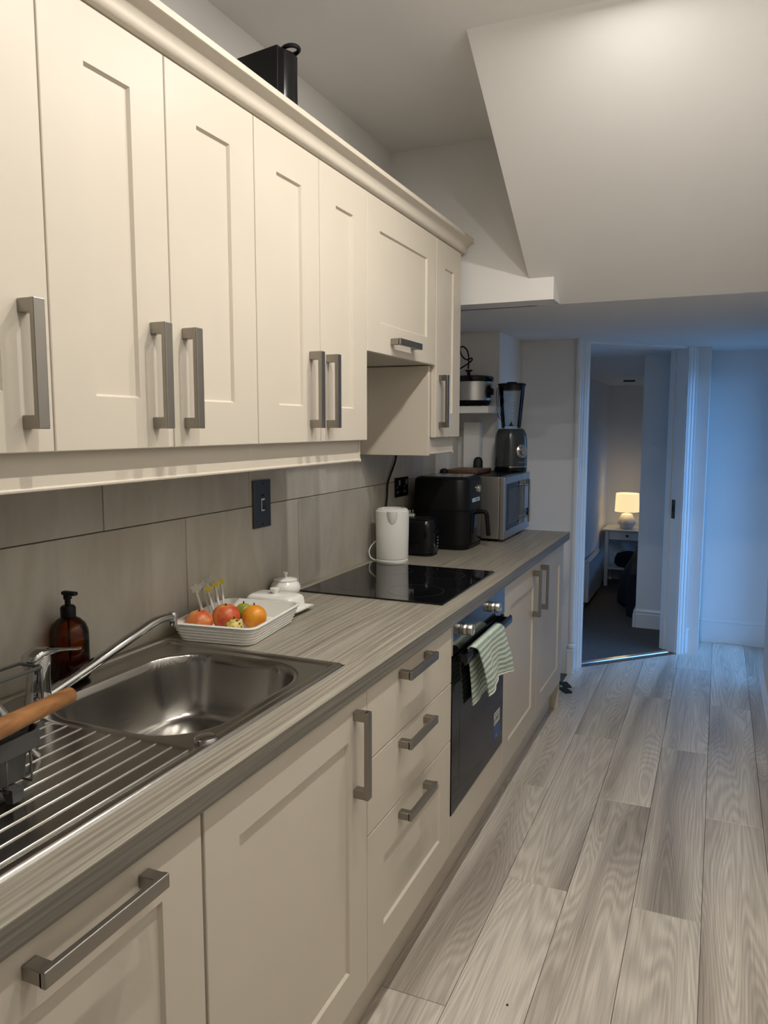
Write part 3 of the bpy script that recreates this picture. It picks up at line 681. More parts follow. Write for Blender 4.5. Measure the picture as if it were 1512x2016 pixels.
for fx, fy in ((RX1-0.008, RY1-0.055), (RX0+0.012, RY1-0.055), (RX1-0.008, RY0+0.05), (RX0+0.012, RY0+0.05)):
    obj('foot', loft([[(fx+sx*w, fy+sy*w, z_) for sx, sy in ((-1, -1), (1, -1), (1, 1), (-1, 1))] for z_, w in ((ZT+0.003, 0.007), (RZ0-0.006, 0.010), (RZ0+0.002, 0.010))]), 'grey_plastic', rk)
# upper rim wire of the plate holder at the back
wire('plate_rail', [(0.10, 0.30, 1.000), (0.10, 0.868, 1.000), (0.155, 0.868, 1.000), (0.155, 0.30, 1.000)], 0.0036)
wire('plate_rail', [(0.155, 0.868, 1.000), (0.155, 0.868, 0.925)], 0.003)
up_ = thing('utensil_pot', 'dark grey plastic utensil pot inside the dish rack', 'pot', (0.36, 0.60, RZ0))
po_ = rrect(0.300, 0.392, 0.520, 0.642, 0.022)
def scale_poly(p, s):
    cx = sum(q[0] for q in p)/len(p); cy = sum(q[1] for q in p)/len(p); return [(cx+(x-cx)*s, cy+(y-cy)*s) for x, y in p]
obj('cup', loft([[(x, y, RZ0+0.004) for x, y in scale_poly(po_, .86)], [(x, y, 1.010) for x, y in po_], [(x, y, 1.010) for x, y in scale_poly(po_, .95)], [(x, y, RZ0+0.008) for x, y in scale_poly(po_, .82)]], True, True), 'grey_plastic', up_, True, 0.6)
ut = tag(obj('wooden_handle', tube([(0.425, 0.42, 1.040), (0.415, 0.52, 1.035), (0.362, 0.736, 1.0195), (0.3605, 0.742, 1.0193)], [0.0155, 0.0150, 0.0130, 0.008], 20), 'wood_handle', None, True, 0.9), 'brown wooden utensil handle resting across the dish rack', 'handle')
tag(obj('steel_utensil', tube([(0.300, 0.722, 0.9145), (0.300, 0.651, 1.022)], 0.0075, 16), 'chrome', None, True, 0.8), 'round steel utensil leaning against the dish rack rim', 'utensil')

# ================================================================== FRUIT DISH, SPOONS, BUTTER DISH, SUGAR BOWL
dc = Vector((0.150, 1.518, ZT)); dr = math.radians(7)
def ribbed_dish():
    rings = []; hz = 0.048; n = 60
    for i in range(n+1):
        f = i/n; zz = 0.001+hz*f; flare = 0.017*f
        rb = 0.0022*max(0, math.sin(f*2*PI*6.0)) if f < 0.90 else 0.003*math.sin((f-0.9)/0.1*PI)
        rings.append([(x, y, zz) for x, y in rrect(-0.100-flare-rb, 0.100+flare+rb, -0.134-flare-rb, 0.134+flare+rb, 0.028)])
    for f in (1.0, 0.85, 0.5, 0.12):
        zz = 0.001+hz*f; fl = 0.017*f-0.006
        rings.append([(x, y, zz) for x, y in rrect(-0.100-fl, 0.100+fl, -0.134-fl, 0.134+fl, 0.026)])
    rings.append([(x, y, 0.0055) for x, y in rrect(-0.085, 0.085, -0.119, 0.119, 0.02)])
    b = loft(rings); return xf(b, Matrix.Translation(dc) @ Matrix.Rotation(dr, 4, 'Z'))
tag(obj('baking_dish', ribbed_dish(), 'ceramic', None, True, 0.7), 'white ribbed ceramic dish holding fruit beside the sink', 'dish')
def fruit(name, c, r, mat, label, sq=0.92, stem=False, cat='fruit', zb=ZT+0.0065):
    t = thing(name, label, cat, (c[0], c[1], zb), 'fruit in the white dish')
    pr = []
    for i in range(17):
        a = -PI/2+PI*i/16; rr = r*math.cos(a); h = r*sq*math.sin(a)
        if stem and a > 0.9: h -= r*0.16*((a-0.9)/(PI/2-0.9))**2
        pr.append((max(rr, 0), h))
    o = obj('flesh', lathe(pr, (c[0], c[1], zb+r*sq), 28), mat, t, True)
    obj('stem', lathe([(0.0, 0), (0.0016, 0), (0.0022, 0.006), (0, 0.006)], (c[0], c[1], zb+r*sq*(1.83 if stem else 1.98)), 8), 'black_matt', t, True)
    return o
fruit('apple', (0.090, 1.430), 0.0345, 'apple', 'red apple nearest the tap in the white dish', 0.9, True)
fruit('apple', (0.130, 1.490), 0.0370, 'apple', 'larger orange-red apple in the middle of the white dish', 0.93, True)
fruit('orange', (0.194, 1.525), 0.0325, 'orange', 'bright orange citrus in the white dish', 0.98)
fruit('lime', (0.146, 1.548), 0.0235, 'lime', 'small green lime behind the orange in the dish', 0.92, zb=ZT+0.022)
fruit('speckled_fruit', (0.192, 1.436), 0.0235, 'speckled', 'small yellow fruit with black specks in front of the orange', 1.0)
def spoon(x, y, ztop, lean, mat, label):
    t = thing('flower_spoon', label, 'spoon', (x, y, ZT+0.007), 'flower-handled spoons standing in the dish')
    base = Vector((x+0.012, y+lean*0.06, ZT+0.010)); top = Vector((x, y, ztop-0.010))
    obj('stem', tube(catmull([base, (base+top)/2+Vector((0.002, 0, 0)), top], 5), [0.0030]*5+[0.0046]*6, 8, flat=0.6), 'pale_steel', t, True)
    # five-petal flower, facing the room
    b = bmesh.new(); n = 50
    pts = [(0.0118*(1+0.20*math.cos(5*a)), a) for a in [2*PI*i/n for i in range(n)]]
    loft([[(x+dx, y+r*math.sin(a), ztop-0.004+r*math.cos(a)) for r, a in pts] for dx in (-0.0012, 0.0012)], bm=b)
    f = obj('flower', rotz(b, -0.75, (x, y, 0)), 'pale_steel', t)
    b = bmesh.new(); loft([[(x+dx, y+r*.70*math.sin(a), ztop-0.004+r*.70*math.cos(a)) for r, a in pts] for dx in (0.001, 0.0019)], bm=b)
    obj('petals', rotz(b, -0.75, (x, y, 0)), mat, f)
sx = 0.072
for i, (y_, zt_, m_) in enumerate([(1.445, 1.030, 'pale_steel'), (1.476, 1.032, 'pale_steel'), (1.481, 1.022, 'yellow'), (1.509, 1.039, 'pale_steel'), (1.513, 1.028, 'yellow'), (1.541, 1.031, 'yellow')]):
    spoon(sx if m_ == 'yellow' else sx-0.012, y_+0.012, zt_, [0.4, 0.35, 0.3, 0.1, 0.1, -0.1][i], m_,
          ['leftmost pale grey flower-topped spoon in the dish', 'pale grey flower spoon behind the leftmost yellow one', 'leftmost yellow-flowered spoon in the dish', 'tallest pale grey flower spoon near the right', 'middle yellow-flowered spoon of the three', 'rightmost yellow-flowered spoon in the dish'][i])
# butter dish
bd = thing('butter_dish', 'white porcelain butter dish with a knobbed lid behind the fruit dish', 'butter dish', (0.122, 1.745, ZT))
bcx, bcy = 0.122, 1.745
def rr_at(hx, hy, r, z): return [(bcx+x, bcy+y, z) for x, y in rrect(-hx, hx, -hy, hy, r)]
obj('plate', loft([rr_at(0.080, 0.048, 0.01, ZT+0.0005), rr_at(0.100, 0.056, 0.012, ZT+0.012), rr_at(0.102, 0.058, 0.012, ZT+0.015), rr_at(0.098, 0.055, 0.012, ZT+0.0155), rr_at(0.078, 0.047, 0.01, ZT+0.006)]), 'ceramic', bd, True, 0.8)
obj('lid', loft([rr_at(0.080, 0.046, 0.012, ZT+0.0075), rr_at(0.077, 0.044, 0.014, ZT+0.040), rr_at(0.073, 0.040, 0.016, ZT+0.047), rr_at(0.064, 0.034, 0.016, ZT+0.0505)]), 'ceramic', bd, True, 0.9)
obj('lid_knob', lathe([(0.008, 0.0), (0.0085, 0.006), (0.014, 0.013), (0.0145, 0.017), (0.010, 0.019), (0, 0.019)], (bcx, bcy, ZT+0.0495), 24), 'ceramic', bd, True, 0.9)
# sugar bowl
sg = thing('sugar_bowl', 'round white porcelain sugar bowl with a lid beside the hob', 'bowl', (0.064, 1.940, ZT))
sc_ = (0.0640, 1.902, ZT)
obj('bowl', lathe([(0.0, 0.0005), (0.026, 0.0005), (0.028, 0.004), (0.040, 0.014), (0.047, 0.028), (0.0475, 0.036), (0.043, 0.048), (0.036, 0.055), (0.035, 0.057), (0, 0.057)], sc_, 40), 'ceramic', sg, True, 0.9)
obj('lid', lathe([(0.037, 0.0565), (0.0375, 0.059), (0.034, 0.0615), (0.015, 0.065), (0.0055, 0.0665), (0.0050, 0.072), (0.0075, 0.076), (0.0080, 0.081), (0.005, 0.083), (0, 0.083)], sc_, 36), 'ceramic', sg, True, 0.9)

# ================================================================== HOB & OVEN
hb = thing('induction_hob', 'black glass hob set in the grey worktop', 'hob', (0.307, 2.286, ZT))
obj('glass', box(0.060, 0.5535, 1.996, 2.574, ZT+0.0005, ZT+0.0055, 0.0018, 2), 'glass_black', hb)
for cx, cy, r in ((0.19, 2.14, 0.072), (0.19, 2.43, 0.088), (0.41, 2.14, 0.092), (0.41, 2.43, 0.072)):
    b = bmesh.new(); loft([[(cx+rr*math.cos(a), cy+rr*math.sin(a), ZT+zz) for a in [2*PI*i/64 for i in range(64)]] for rr, zz in ((r, 0.0054), (r, 0.00565), (r-0.0013, 0.00565), (r-0.0013, 0.0054))], False, False, b)
    obj('zone_ring', b, 'faint_grey', hb)
ov = thing('built_in_oven', 'black glass built-in oven with two steel knobs', 'oven', (0.3, 2.245, 0.15))
y0, y1 = g3o+0.0015, oR-0.0015
obj('body', box(0.05, 0.578, y0+0.01, y1-0.01, 0.285, 0.86), 'black_matt', ov)
obj('control_panel', box(0.578, 0.602, y0, y1, 0.7745, 0.8690, 0.0012, 2), simple('dark_mirror_panel', (0.055, 0.056, 0.060), 0.10, 0.85), ov)
obj('panel_edge_trim', box(0.579, 0.6025, y0-0.0006, y0+0.002, 0.7745, 0.8690), 'alu', ov)
dr_ = obj('door_glass', box(0.578, 0.602, y0, y1, 0.2790, 0.7650, 0.0012, 2), 'oven_glass', ov)
obj('window', box(0.6017, 0.6024, y0+0.075, y1-0.045, 0.352, 0.690, 0.0), 'oven_window', dr_)
hd = obj('door_handle', loft([[(x, y_, z_) for x, z_ in [(0.632+0.007*math.cos(a)*(1 if True else 1), 0.757+0.0165*math.sin(a)) for a in [2*PI*i/20 for i in range(20)]]] for y_ in (y0+0.030, y1-0.030)]), 'black_gloss', dr_, True, 0.8)
for yy in (y0+0.040, y1-0.052): obj('handle_bracket', box(0.602, 0.630, yy, yy+0.012, 0.745, 0.768, 0.002), 'black_gloss', dr_)
for yy in (2.058, 2.374):
    k = obj('knob', lathe([(0.0180, 0.0), (0.0175, 0.008), (0.0165, 0.0095), (0.0165, 0.0105), (0.0180, 0.0115), (0.0180, 0.027), (0.0170, 0.0285), (0.0145, 0.029), (0.0140, 0.0280), (0, 0.0280)], (0.602, yy, 0.829), 32, 'X'), 'knob', ov, True, 0.6)
st_ = obj('energy_sticker', box(0.6021, 0.6026, 2.419, 2.497, 0.385, 0.431), 'print_white', ov)
obj('sticker_lower', box(0.6021, 0.6026, 2.419, 2.497, 0.330, 0.385), 'print_blue', ov)
for zz, a, b_ in ((0.421, 2.430, 2.480), (0.409, 2.440, 2.488), (0.404, 2.440, 2.478), (0.399, 2.440, 2.484)):
    obj('sticker_line', box(0.6025, 0.6028, a, b_, zz-0.0014, zz+0.0014), 'print_black', st_)
obj('sticker_mark', box(0.6025, 0.6028, 2.425, 2.433, 0.391, 0.408), 'print_black', st_)
obj('sticker_dot', box(0.6025, 0.6028, 2.450, 2.458, 0.336, 0.345), 'print_paleblue', st_)
obj('lower_panel', box(XD-0.02, XD, g3o-0.001, oR, ZB0, 0.2745, 0.0018, 2), 'cab', ov)

# ---- towel over the oven handle
def towel():
    nu, nv = 46, 70
    b = bmesh.new(); uvl = b.loops.layers.uv.new('UVMap'); V = []; UV = {}
    back, front, wy = 0.212, 0.182, 0.300
    for i in range(nu+1):
        u_ = i/nu; row = []
        yb = 2.050+wy*u_
        for j in range(nv+1):
            s = -back+(back+front)*j/nv            # path length, 0 at bar top
            if s < -0.016:
                k = min(1, (-s-0.016)/0.12)
                x = 0.6160+0.0035*math.sin(u_*9+0.6)*k; z_ = 0.775-(-s-0.012); y = yb+0.055*(-s)/back+0.010*math.sin(u_*12)*k
            elif s > 0.016:
                k = min(1, (s-0.016)/0.12)
                x = 0.6475+0.012*k+0.0080*math.sin(u_*8.5+0.4)*k+0.0025*math.sin(u_*23+s*30)*k; z_ = 0.775-(s-0.012)
                y = yb+0.085*s/front; z_ += 0.014*math.sin(u_*PI*1.3-0.3)*s/front
            else:
                a = s/0.016*PI/2; x = 0.6315+0.0160*math.sin(a); z_ = 0.7705+0.0075*math.cos(a); y = yb
            v = b.verts.new((x, y, z_)); row.append(v); UV[v] = (u_*wy, s)
        V.append(row)
    for i in range(nu):
        for j in range(nv):
            f = b.faces.new((V[i][j], V[i+1][j], V[i+1][j+1], V[i][j+1]))
            for lp_ in f.loops: lp_[uvl].uv = UV[lp_.vert]
    return b, V
tb, TV = towel()
edge_f = [v.co.copy() for v in [r[-1] for r in TV]]; edge_b = [v.co.copy() for v in [r[0] for r in TV]]
tt = thing('tea_towel', 'green and white striped towel hanging over the oven handle', 'towel', (0.632, 2.21, 0.78))
tw = obj('cloth', tb, 'towel', tt, True)
sm_ = tw.modifiers.new('thickness', 'SOLIDIFY'); sm_.thickness = 0.0032; sm_.offset = 0
obj('hem', tube(edge_f, 0.0040, 8), 'hem', tt, True); obj('hem', tube(edge_b, 0.0040, 8), 'hem', tt, True)

# ================================================================== KETTLE & other appliances
kt = thing('kettle', 'white plastic kettle standing behind the hob', 'kettle', (0.117, 2.640, ZT))
kc = (0.116, 2.640, ZT)
obj('power_base', lathe([(0.0, 0.0005), (0.0625, 0.0005), (0.0640, 0.003), (0.0640, 0.012), (0.061, 0.014), (0, 0.014)], kc, 48), 'white_plastic', kt, True, 0.6)
obj('base_gap', lathe([(0.059, 0.0135), (0.059, 0.0165)], kc, 48), 'print_grey', kt, True)
obj('body', lathe([(0.0, 0.016), (0.0625, 0.016), (0.0635, 0.019), (0.0655, 0.120), (0.0665, 0.196), (0.0660, 0.204), (0.062, 0.208), (0, 0.208)], kc, 56), 'white_plastic', kt, True, 0.7)
lid = obj('lid', lathe([(0.060, 0.2075), (0.0605, 0.2105), (0.057, 0.2135), (0.046, 0.2150), (0.043, 0.2120), (0.038, 0.2085), (0, 0.2085)], kc, 48), 'white_plastic', kt, True, 0.6)
obj('lid_grip', box(kc[0]-0.036, kc[0]+0.036, kc[1]-0.007, kc[1]+0.007, kc[2]+0.2085, kc[2]+0.2150, 0.003), 'white_plastic', lid, True, 0.8)
# spout: half funnel facing the camera
sd = Vector((1.295-kc[0], -0.15-kc[1], 0)).normalized(); sp_ = Vector((-sd.y, sd.x, 0))
rings = []
for z_, hw, out in ((0.207, 0.0215, 0.017), (0.200, 0.0212, 0.0158), (0.185, 0.0200, 0.012), (0.170, 0.0165, 0.0075), (0.158, 0.0105, 0.0030), (0.153, 0.004, 0.0005)):
    rings.append([Vector(kc)+Vector((0, 0, z_))+sd*(0.0605+(out+0.0045)*math.sin(a))+sp_*hw*math.cos(a) for a in [PI*i/16 for i in range(17)]]+[Vector(kc)+Vector((0, 0, z_))+sd*0.055])
obj('spout', loft(rings), 'white_plastic', kt, True, 0.9)
obj('kettle_handle', tube(catmull([Vector(kc)-sd*0.062+Vector((0, 0, .195)), Vector(kc)-sd*0.085+Vector((0, 0, .185)), Vector(kc)-sd*0.090+Vector((0, 0, .11)), Vector(kc)-sd*0.060+Vector((0, 0, .06))], 6), 0.009, 12), 'white_plastic', kt, True)
obj('cord', tube(catmull([(0.075, 2.675, 1.000), (0.048, 2.640, 0.990), (0.030, 2.612, 0.960), (0.034, 2.607, 0.930), (0.052, 2.612, 0.9165), (0.062, 2.620, 0.9165)], 6), 0.0026, 8), 'white_plastic', kt, True)

# toaster
to = thing('toaster', 'black toaster between the kettle and the air fryer', 'toaster', (0.13, 2.845, ZT))
obj('body', loft([[(x, y, z_) for x, y in rrect(0.045+i, 0.226-i*1.1, 2.790+i, 2.908-i, 0.035)] for z_, i in ((ZT+0.008, 0.006), (ZT+0.014, 0.0), (ZT+0.120, 0.002), (ZT+0.145, 0.005), (ZT+0.154, 0.012), (ZT+0.157, 0.022))]), 'black_gloss', to, True, 0.9)
obj('base', loft([[(x, y, z_) for x, y in rrect(0.050, 0.222, 2.796, 2.902, 0.03)] for z_ in (ZT+0.0005, ZT+0.010)]), 'black', to)
for yy in (2.828, 2.862): obj('slot', box(0.070, 0.200, yy, yy+0.012, ZT+0.1565, ZT+0.1576), 'black_matt', to)
obj('lever', box(0.222, 0.236, 2.838, 2.858, ZT+0.095, ZT+0.104, 0.002), 'black', to)
obj('dial', lathe([(0.010, 0), (0.010, 0.006), (0, 0.006)], (0.2235, 2.833, ZT+0.045), 20, 'X'), 'chrome', to, True, .6)
for k in range(4): obj('button', box(0.2240, 0.2262, 2.868, 2.880, ZT+0.032+k*0.013, ZT+0.038+k*0.013, 0.0008, 1), 'print_grey', to)
pg = thing('white_plug', 'white three-pin plug lying on top of the black toaster', 'plug', (0.105, 2.845, ZT+0.158))
obj('body', box(0.098, 0.128, 2.835, 2.862, ZT+0.158, ZT+0.170, 0.004), 'white_plastic', pg, True, .7)
for dx, dy in ((0.113, 2.841), (0.106, 2.855), (0.120, 2.855)): obj('pin', box(dx-0.002, dx+0.002, dy-0.0015, dy+0.0015, ZT+0.169, ZT+0.186), 'alu', pg)

# air fryer
af = thing('air_fryer', 'tall black air fryer with a pull-out basket handle', 'air fryer', (0.19, 3.12, ZT))
def af_ring(z_, i): return [(x, y, z_) for x, y in rrect(0.055+i, 0.312-i, 2.995+i, 3.262-i, 0.055-i*.5, 8)]
obj('body', loft([af_ring(ZT+0.0005, 0.012), af_ring(ZT+0.006, 0.003), af_ring(ZT+0.020, 0.0), af_ring(ZT+0.0205, 0.0025), af_ring(ZT+0.0225, 0.0025), af_ring(ZT+0.023, 0.0), af_ring(ZT+0.170, 0.0), af_ring(ZT+0.1705, 0.0025), af_ring(ZT+0.1725, 0.0025), af_ring(ZT+0.173, 0), af_ring(ZT+0.300, 0.001), af_ring(ZT+0.310, 0.006), af_ring(ZT+0.316, 0.016)]), 'black', af, True, 0.6)
obj('top_plate', loft([af_ring(ZT+0.3155, 0.020), af_ring(ZT+0.3185, 0.022), af_ring(ZT+0.3185, 0.03)]), 'black_gloss', af, True, 0.6)
bk = obj('basket_front', box(0.306, 0.320, 3.055, 3.205, ZT+0.026, ZT+0.166, 0.005), 'black_gloss', af, True, 0.7)
hp = [(0.318, 3.130, ZT+0.158), (0.350, 3.130, ZT+0.160), (0.362, 3.130, ZT+0.150), (0.367, 3.130, ZT+0.110), (0.372, 3.130, ZT+0.055)]
obj('basket_handle', tube(catmull(hp, 5), 0.0125, 12, flat=0.75), 'black', bk, True)
obj('control_dial', lathe([(0.0, 0), (0.017, 0), (0.017, 0.014), (0.0155, 0.017), (0, 0.017)], (0.312, 3.130, ZT+0.262), 28, 'X'), 'chrome', af, True, .6)
fs = obj('logo_band', box(0.3115, 0.3135, 3.075, 3.185, ZT+0.205, ZT+0.222, 0.0005, 1), 'print_paleblue', af)
for k in range(5): obj('logo_letter', box(0.3134, 0.3138, 3.115+k*0.011, 3.122+k*0.011, ZT+0.210, ZT+0.217), 'print_grey', fs)

# microwave
MX1, MY0, MY1, MZ0, MZ1 = 0.394, 3.308, 3.822, ZT+0.014, 1.2135
mw = thing('microwave', 'steel microwave with a black glass door and bar handle', 'microwave', (0.22, 3.56, ZT))
obj('case', box(0.055, MX1-0.024, MY0, MY1, MZ0, MZ1, 0.002, 2), 'steel_side', mw)
obj('top_cover', box(0.060, MX1-0.026, MY0+0.004, MY1-0.004, MZ1-0.0005, MZ1+0.001), 'black', mw)
dm = obj('door', box(MX1-0.022, MX1, MY0, MY1-0.105, MZ0-0.002, MZ1-0.002, 0.002, 2), 'steel_side', mw)
obj('door_glass', box(MX1-0.001, MX1+0.0012, MY0+0.040, MY1-0.108, MZ0+0.036, MZ1-0.034, 0.0005, 1), 'glass_black', dm)
obj('window_mesh', box(MX1+0.001, MX1+0.0018, MY0+0.075, MY1-0.165, MZ0+0.062, MZ1-0.062), simple('dark_window_mesh', (0.045, 0.048, 0.055), 0.2), dm)
bar = obj('door_handle', lathe([(0.0055, -0.108), (0.0055, 0.108)], (MX1+0.030, MY1-0.132, (MZ0+MZ1)/2+0.004), 14), 'chrome', dm, True, .8)
for dz in (-0.080, 0.080): obj('handle_post', lathe([(0.0045, 0.0), (0.0045, 0.03)], (MX1, MY1-0.132, (MZ0+MZ1)/2+0.004+dz), 12, 'X'), 'chrome', dm, True, .8)
cp = obj('control_panel', box(MX1-0.022, MX1, MY1-0.103, MY1, MZ0-0.002, MZ1-0.002, 0.002, 2), 'steel_side', mw)
obj('display', box(MX1-0.0005, MX1+0.0006, MY1-0.092, MY1-0.012, MZ1-0.068, MZ1-0.036), 'glass_black', cp)
obj('dial', lathe([(0.0, 0), (0.020, 0), (0.019, 0.014), (0, 0.015)], (MX1, MY1-0.050, MZ0+0.085), 28, 'X'), 'dark_grey', cp, True, .6)
for fx in (0.09, MX1-0.05):
    for fy in (MY0+0.04, MY1-0.05): obj('foot', lathe([(0.0, 0), (0.014, 0), (0.016, 0.0145), (0, 0.0145)], (fx, fy, ZT+0.0003), 14), 'rubber', mw, True, .6)

# on the microwave: chopping board, plug, black knob, blender, white box
MT = MZ1+0.0012
cbx = obj('chopping_board', box(0.065, 0.232, 3.405, 3.668, MT, MT+0.022, 0.006, 3), 'board', None, True, 0.7); rotz(bmesh.new(), 0)
tag(cbx, 'dark brown wooden chopping board lying on the microwave', 'board')
pg2 = thing('black_plug', 'black mains plug lying on the microwave left of the chopping board', 'plug', (0.04, 3.36, MT))
obj('body', lathe([(0.0, 0), (0.020, 0), (0.022, 0.010), (0.018, 0.024), (0.006, 0.030), (0, 0.030)], (0.078, 3.372, MT), 18), 'black', pg2, True, .8)
for k in range(2): obj('pin', box(0.060, 0.064, 3.345+k*0.010, 3.362, MT+0.008+k*0.012, MT+0.012+k*0.012), 'alu', pg2)
tag(obj('round_stopper', lathe([(0.0, 0), (0.026, 0), (0.0275, 0.006), (0.024, 0.008), (0.0245, 0.03), (0.0235, 0.055), (0.018, 0.068), (0.008, 0.074), (0, 0.074)], (0.150, 3.700, MT), 28), 'black_matt', None, True, .9), 'black round-topped jar lid behind the chopping board', 'lid')
tag(obj('white_box', box(0.052, 0.138, 3.755, 3.818, MT, 1.468, 0.0015, 1), 'shelf_white'), 'tall plain white box standing below the corner shelf', 'box')

bl = thing('blender', 'dark grey blender with a clear jar on the microwave', 'blender', (0.302, 3.735, MT))
bx, by = 0.314, 3.728
def rsq(r, z_, k=0.55, n=40):
    out = []
    for i in range(n):
        a = 2*PI*i/n+PI/4; c_, s_ = math.cos(a), math.sin(a); q = (abs(c_)**3.2+abs(s_)**3.2)**(-1/3.2)
        out.append((bx+r*q*c_, by+r*q*s_, z_))
    return out
obj('foot_ring', loft([rsq(0.070, MT+0.0005), rsq(0.073, MT+0.008), rsq(0.073, MT+0.026)]), 'black_gloss', bl, True, .7)
obj('chrome_band', loft([rsq(0.0742, MT+0.026), rsq(0.0746, MT+0.030)]), 'chrome', bl, True, .7)
obj('motor_base', loft([rsq(0.0735, MT+0.030), rsq(0.0735, MT+0.120), rsq(0.0715, MT+0.165), rsq(0.067, MT+0.195), rsq(0.060, MT+0.212), rsq(0.054, MT+0.220)]), 'dark_grey', bl, True, .8)
kn = obj('speed_dial', lathe([(0.0, 0), (0.034, 0), (0.034, 0.006), (0.029, 0.010), (0.026, 0.006), (0.022, 0.006), (0.021, 0.022), (0.0195, 0.024), (0, 0.024)], (bx+0.0725, by+0.010, MT+0.108), 32, 'X'), 'knob', bl, True, .6)
obj('logo', box(bx+0.0733, bx+0.0738, by-0.010, by+0.030, MT+0.049, MT+0.053), 'print_grey', bl)
def rjar(r, z_): return [(bx+r*math.cos(a), by+r*math.sin(a), z_) for a in [2*PI*i/40 for i in range(40)]]
obj('jar', loft([rjar(0.048, MT+0.222), rjar(0.050, MT+0.235), rjar(0.064, MT+0.400), rjar(0.068, MT+0.437), rjar(0.065, MT+0.437), rjar(0.061, MT+0.400), rjar(0.047, MT+0.238), rjar(0.044, MT+0.232)], True, True), 'jar', bl, True, .9)
obj('jar_lid', loft([rjar(0.063, MT+0.412), rjar(0.065, MT+0.436), rjar(0.071, MT+0.437), rjar(0.071, MT+0.443), rjar(0.066, MT+0.447)]), 'black', bl, True, .6)
obj('filler_cap', lathe([(0.026, 0), (0.026, 0.006), (0.022, 0.008), (0, 0.008)], (bx, by, MT+0.447), 24), 'black', bl, True, .6)
obj('blade', lathe([(0.0, 0), (0.016, 0), (0.006, 0.012), (0.004, 0.03), (0, 0.03)], (bx, by, MT+0.233), 12), 'chrome', bl, True, .6)
obj('jar_handle', tube(catmull([(bx-0.03*q, by-1.0*q, MT+h) for q, h in ((0.062, .425), (0.085, .415), (0.088, .37), (0.080, .30), (0.062, .268), (0.050, .262))], 6), 0.007, 10), 'jar', bl, True)
for k in range(7): obj('measure_mark', box(bx+0.045+0.0009*k, bx+0.0475+0.0009*k, by-0.038-k*0.0005, by-0.024-k*0.0005, MT+0.27+k*0.018, MT+0.2712+k*0.018), 'print_white', bl)

for o_ in bl.children_recursive:
    o_.data.transform(Matrix.Translation((bx, by, 0)) @ Matrix.Rotation(math.radians(-37), 4, 'Z') @ Matrix.Translation((-bx, -by, 0)))

# ---- corner shelf with slow cooker
sh = tag(obj('corner_shelf', box(0.001, 0.236, 3.570, YA-0.001, 1.512, 1.547, 0.001, 1), 'shelf_white'), 'white corner shelf above the microwave', 'shelf')
slw = thing('slow_cooker', 'black and steel slow cooker on the white corner shelf', 'slow cooker', (0.125, 3.70, 1.547))
sx_, sy_, sz_ = 0.112, 3.705, 1.5475
def ov(rx, ry, z_): return [(sx_+rx*math.cos(a), sy_+ry*math.sin(a), sz_+z_) for a in [2*PI*i/48 for i in range(48)]]
obj('base', loft([ov(0.085, 0.085, 0.006), ov(0.092, 0.092, 0.014), ov(0.098, 0.098, 0.030)]), 'black', slw, True, .8)
obj('steel_band', loft([ov(0.102, 0.102, 0.030), ov(0.103, 0.103, 0.125)]), 'steel_side', slw, True, .8)
obj('rim', loft([ov(0.104, 0.104, 0.124), ov(0.109, 0.109, 0.130), ov(0.110, 0.110, 0.146), ov(0.105, 0.105, 0.152), ov(0.05, 0.05, 0.160)]), 'black_gloss', slw, True, .7)
obj('lid_knob', lathe([(0.022, 0.0), (0.009, 0.004), (0.009, 0.018), (0.019, 0.022), (0.019, 0.028), (0, 0.029)], (sx_-0.020, sy_, sz_+0.159), 20), 'black', slw, True, .8)
obj('control_dial', lathe([(0.0, 0), (0.031, 0), (0.031, 0.010), (0.018, 0.012), (0.017, 0.024), (0, 0.025)], (sx_+0.096, sy_-0.030, sz_+0.073), 24, 'X'), 'black_gloss', slw, True, .7)
for a in (0.6, 2.3, 4.0, 5.6): obj('foot', lathe([(0.010, 0.0002), (0.011, 0.008)], (sx_+0.075*math.cos(a), sy_+0.075*math.sin(a), sz_), 12), 'rubber', slw, True, .6)
cl = catmull([(0.030, 3.64, 1.720), (0.075, 3.65, 1.745), (0.118, 3.66, 1.775), (0.120, 3.66, 1.790), (0.095, 3.655, 1.783), (0.070, 3.65, 1.805), (0.062, 3.65, 1.840), (0.078, 3.65, 1.848), (0.098, 3.655, 1.828), (0.105, 3.66, 1.790), (0.100, 3.67, 1.738)], 6)
obj('cord', tube(cl, 0.0038, 8), 'black', slw, True)
tag(obj('small_white_box', box(0.044, 0.070, 3.575, 3.592, 1.5475, 1.585, 0.001, 1), 'print_white'), 'small white packet at the left end of the corner shelf', 'packet')

# ---- coffee machine on the wall cabinets
cm_ = thing('coffee_machine', 'black coffee machine on top of the wall cabinets', 'coffee machine', (0.19, 1.68, 2.1275))
ang = math.radians(-8); near = Vector((0.250, 1.586, 0))
def cmx(b): return xf(b, Matrix.Translation(near) @ Matrix.Rotation(ang, 4, 'Z'))
zt = 2.381; zf = 2.1285
